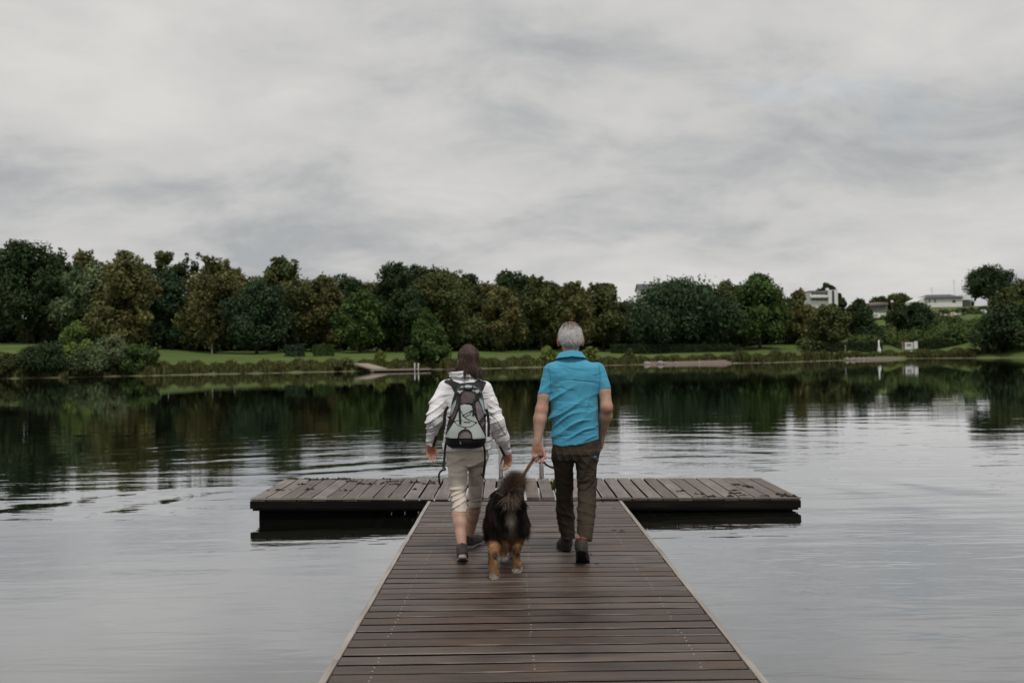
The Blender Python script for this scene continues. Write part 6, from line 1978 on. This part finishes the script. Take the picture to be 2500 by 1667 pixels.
# caravans on the terrace
def caravan(px0, px1, top, Y, label, h=2.45, body=None, band=True):
    a, b = P(px0, 775, Y), P(px1, 775, Y)
    L = b.x - a.x; xc = (a.x + b.x) / 2; zg = gz(xc, Y)
    H = P((px0 + px1) / 2, top, Y).z - zg
    r_ = empty('caravan', (xc, Y, zg), label, 'caravan', 'caravans on the terrace')
    z0 = .45; hl = L / 2
    mb = MB(); mb.prism([(-hl, z0 + .3), (-hl + .2, z0), (hl - .25, z0), (hl, z0 + .35), (hl - .08, H * .6), (hl - .45, H - .06), (hl - .7, H), (-hl + .5, H), (-hl + .2, H - .08), (-hl + .04, H * .62)], 0, 2.2)
    bd = mb.build('body', body or M['caravan'], r_)
    n_ = max(1, int(L / 1.9))
    for q in range(n_):
        x = -hl + L * (q + .5) / n_
        mb = MB(); mb.box((x, -.02, z0 + (H - z0) * .60), (min(.9, L / n_ * .55), .06, .55), bevel=.01); w = mb.build('window', M['frame_dark'], r_)
        mb = MB(); mb.box((x, -.045, z0 + (H - z0) * .60), (min(.9, L / n_ * .55) - .12, .03, .42)); mb.build('pane', simple('pale_curtain', (.45, .45, .44), .3), w)
    for x in ((0.0,) if L < 4.5 else (-.5, .5)):
        mb = MB(); pts = [(x, -.03, .32), (x, .20, .32)]; mb.tube(pts, .32, seg=16); mb.build('wheel', M['rubber'], r_)
    mb = MB(); mb.tube([(-hl + .1, 1.1, .5), (-hl - .9, 1.1, .45)], .05, seg=6); mb.build('drawbar', M['steel'], r_)
    mb = MB(); mb.box((0, 1.1, H + .06), (.5, .5, .12), bevel=.02); mb.build('roof_vent', M['caravan'], r_)
    return r_
caravan(2124, 2152, 764, 231, 'white caravan standing under the pink roofed house, next to the dark pointed tree')
caravan(2153, 2179, 764.5, 232, 'white caravan half hidden by the dark ball shaped tree')
caravan(2272, 2286, 768, 228, 'small white caravan beside the ball shaped tree and the brown hut')
caravan(2298, 2318, 768, 228, 'white caravan between the brown hut and the orange awning')
caravan(2331, 2372, 768, 228, 'longest white caravan, beside the orange awning')
caravan(2404, 2440, 763, 226, 'white caravan almost hidden behind the leaning shore tree')
ht = empty('garden_hut', base_at(2291, 778, 229), 'small brown garden hut with a flat roof between two white caravans', 'hut')
rel_box(ht, 'wall', M['brown_wood'], 2286.5, 2296, 765, 779, 229, 2, to_ground=True)
rel_box(ht, 'roof', M['pink_roof'], 2284, 2299, 762, 765, 228.6, 2.8)
rel_box(ht, 'door', M['frame_dark'], 2289, 2293, 768, 779, 228.93, .1)
aw = empty('awning_tent', base_at(2324, 778, 228.5), 'small orange awning tent beside a long white caravan', 'tent')
a = P(2318.5, 779, 228.5); b = P(2330.5, 769, 228.5)
x0, x1, zt = a.x - aw.location.x, b.x - aw.location.x, b.z - aw.location.z
mb = MB(); mb.prism([(x0, -.2), (x1, -.2), (x1, zt * .75), ((x0 + x1) / 2, zt), (x0, zt * .75)], 0, 2); mb.build('canvas', M['orange'], aw)
mb = MB(); mb.box(((x0 + x1) / 2, -.03, zt * .32), (.5, .04, zt * .62)); mb.build('entrance', M['white_paint'], aw)
fn = empty('board_fence', base_at(2380, 778, 229), 'short brown board fence beside the longest caravan', 'fence')
for q in range(9):
    px = 2373 + q * 2.0; p = P(px, 768.5, 229); g_ = gz(p.x, 229)
    mb = MB(); mb.box(Vector((p.x, 229, (p.z + g_) / 2)) - fn.location, (.16, .05, p.z - g_)); mb.build('board', M['brown_wood'], fn)
sl = empty('slanted_sail', base_at(2400, 775, 227), 'white sun sail stretched on a slant beside the board fence', 'sail')
pts = [P(2391, 774, 226), P(2420, 751, 229), P(2424, 756, 230), P(2412, 774, 227)]
vs = [Vector(p) - sl.location for p in pts]; vs2 = [v_ + Vector((0, .06, -.03)) for v_ in vs]
mb = MB(); mb.add(vs + vs2, [(0, 1, 2, 3), (7, 6, 5, 4), (0, 4, 5, 1), (1, 5, 6, 2), (2, 6, 7, 3), (3, 7, 4, 0)]); mb.build('cloth', M['white_paint'], sl)
for q in (1, 3):
    g_ = gz(pts[q].x, pts[q].y)
    mb = MB(); mb.tube([vs[q] + Vector((0, .05, 0)), Vector((pts[q].x, pts[q].y + .05, g_ - .2)) - sl.location], .05, seg=6); mb.build('pole', M['steel'], sl)

# notice boards and posts on the bank
Ys = 181
def post_at(px, py0, Y, name, label, cat): 
    b_ = base_at(px, py0, Y); return empty(name, b_, label, cat)
nb_ = post_at(2219, 858, Ys, 'notice_board', 'wide white notice board with a dark framed panel on two legs by the water', 'sign')
rel_box(nb_, 'panel', M['white_paint'], 2209.5, 2229, 835.5, 853, Ys, .08)
rel_box(nb_, 'print', M['render_grey'], 2213.5, 2224, 839, 845, Ys - .02, .03)
for px in (2211, 2227.5): rel_box(nb_, 'leg', M['timber'], px - .7, px + .7, 835, 862, Ys + .09, .1, to_ground=True)
ns = post_at(2236, 858, Ys - 1, 'narrow_sign', 'narrow upright white sign on a single post beside the wide notice board', 'sign')
rel_box(ns, 'panel', M['white_paint'], 2231.5, 2240, 833, 851, Ys - 1, .06)
rel_box(ns, 'post', M['timber'], 2235, 2236.8, 840, 862, Ys - .93, .1, to_ground=True)
wb = post_at(2224, 861, Ys - 3, 'litter_bin', 'small pale bin standing in front of the wide notice board', 'bin')
rel_box(wb, 'body', M['render_white'], 2221.5, 2226.5, 855, 861, Ys - 3, .35, to_ground=True)
rel_box(wb, 'lid', M['render_grey'], 2221, 2227, 854.2, 855.2, Ys - 3.03, .41)
p_ = post_at(2204, 852, Ys + 1, 'timber_post', 'brown timber post beside the wide notice board', 'post')
rel_box(p_, 'shaft', M['timber'], 2202.8, 2205.2, 834, 856, Ys + 1, .16, to_ground=True); rel_box(p_, 'cap', M['brown_wood'], 2202.2, 2205.8, 833, 834.2, Ys + .97, .22)
p_ = post_at(2064, 862, 166, 'timber_post', 'pale wooden post in the grass beside the tree on twin trunks', 'post')
rel_box(p_, 'shaft', M['timber'], 2062.8, 2065.2, 844.5, 862, 166, .14, to_ground=True); rel_box(p_, 'cap', M['render_white'], 2062.3, 2065.7, 843.4, 844.7, 165.97, .20)
q_ = post_at(2146, 856, 170, 'covered_post', 'slim post with a bulging white cover at the gap in the hedge', 'post')
b_ = gz(P(2146, 850, 170).x, 170); t_ = P(2146, 828, 170).z - b_
mb = MB(); mb.tube([(0, 0, -.3), (0, 0, t_)], .06, seg=8); mb.build('shaft', M['timber'], q_)
mb = MB(); mb.tube([(0, 0, .35), (.02, 0, .5), (.03, 0, .85), (0, 0, 1.25), (-.02, 0, 1.6), (-.02, 0, t_ - .15)], [.18, .32, .34, .22, .13, .10], seg=12); mb.build('cover', M['white_paint'], q_, smooth=True)

# stones on the beaches
rs = np.random.default_rng(33)
for i, (px, py, s_) in enumerate([(1578, 887, .9), (1612, 885, .9), (1650, 887, .45), (1706, 885, .5), (1738, 886, .4), (1622, 888, .5), (2066, 876, .7), (2080, 877, .8), (2094, 876, .6), (2106, 877, .5), (2118, 876, .5)]):
    a = (px - 1250) / F_PX; Y = float(shore_y(np.array([a]))[0]) + .5 + .6 * rs.random(); x = a * Y
    v = Vol((-1, -1, -.5), (1, 1, 1), .09)
    v.ell((0, 0, .05), (s_ * .62, s_ * .4, s_ * .34), 0); fz = sines(300 + i, 6, .4, 1.1)
    v.displace(lambda p: .10 * s_ * fz(p))
    o = link('shore_stone', v.mesh('stone', 0), M['stone'], None, (x, Y, gz(x, Y)))
    tag(o, 'grey boulder lying on the sandy beach under the broad chestnut' if px < 1800 else 'grey stone lying on the beach below the notice boards', 'stone', 'stones on the sandy beach' if px < 1800 else 'stones below the notice boards')

# small bathing jetty on the far shore
fj = empty('far_jetty', (P(978, 900, 120).x, 120.6, 0), 'small grey wooden bathing jetty with a ramp at the far shore beside the young alder', 'jetty')
xa, xb = P(906, 900, 120).x - fj.location.x, P(1051, 900, 120).x - fj.location.x
nB = 22
for q in range(nB):
    w = (xb - xa) / nB
    mb = MB(); mb.box((xa + w * (q + .5), 0, .30), (w * .93, 1.7, .07)); mb.build('board', M['timber'], fj)
mb = MB(); mb.box(((xa + xb) / 2, -.80, .20), (xb - xa, .08, .12)); mb.build('edge_beam', M['timber'], fj)
mb = MB(); mb.box(((xa + xb) / 2, .1, .02), (xb - xa - .6, 1.2, .44)); mb.build('float', M['float'], fj)
A_, B_ = Vector((P(882, 884, 131).x, 130.5, 1.02)) - fj.location, Vector((xa + .9, .5, .37))
dirv = (B_ - A_); L_ = dirv.length; dirv.normalize(); side = Vector((dirv.y, -dirv.x, 0)).normalized()
for q in range(26):
    c = A_ + dirv * (L_ * (q + .5) / 26)
    rot = Matrix((side, dirv, side.cross(dirv))).transposed()
    mb = MB(); mb.box(c, (1.9, L_ / 26 * .9, .06), rot=rot); mb.build('ramp_board', M['timber'], fj)
for s_ in (-1, 1):
    mb = MB(); mb.tube([A_ + side * s_ * .9 + Vector((0, 0, -.12)), B_ + side * s_ * .9 + Vector((0, 0, -.12))], .08, seg=6); mb.build('ramp_beam', M['timber'], fj)
for px in (1013, 1022):
    x = P(px, 895, 120).x - fj.location.x
    mb = MB(); pts = [(x, -.55, .3), (x, -.55, .75)] + [(x, -.55 - .2 + .2 * math.cos(t), .75 + .2 * math.sin(t)) for t in np.linspace(.3, math.pi, 6)] + [(x, -.95, .3), (x, -.95, -.6)]
    mb.tube(pts, .05, seg=8); mb.build('handrail', M['white_paint'], fj, smooth=True)
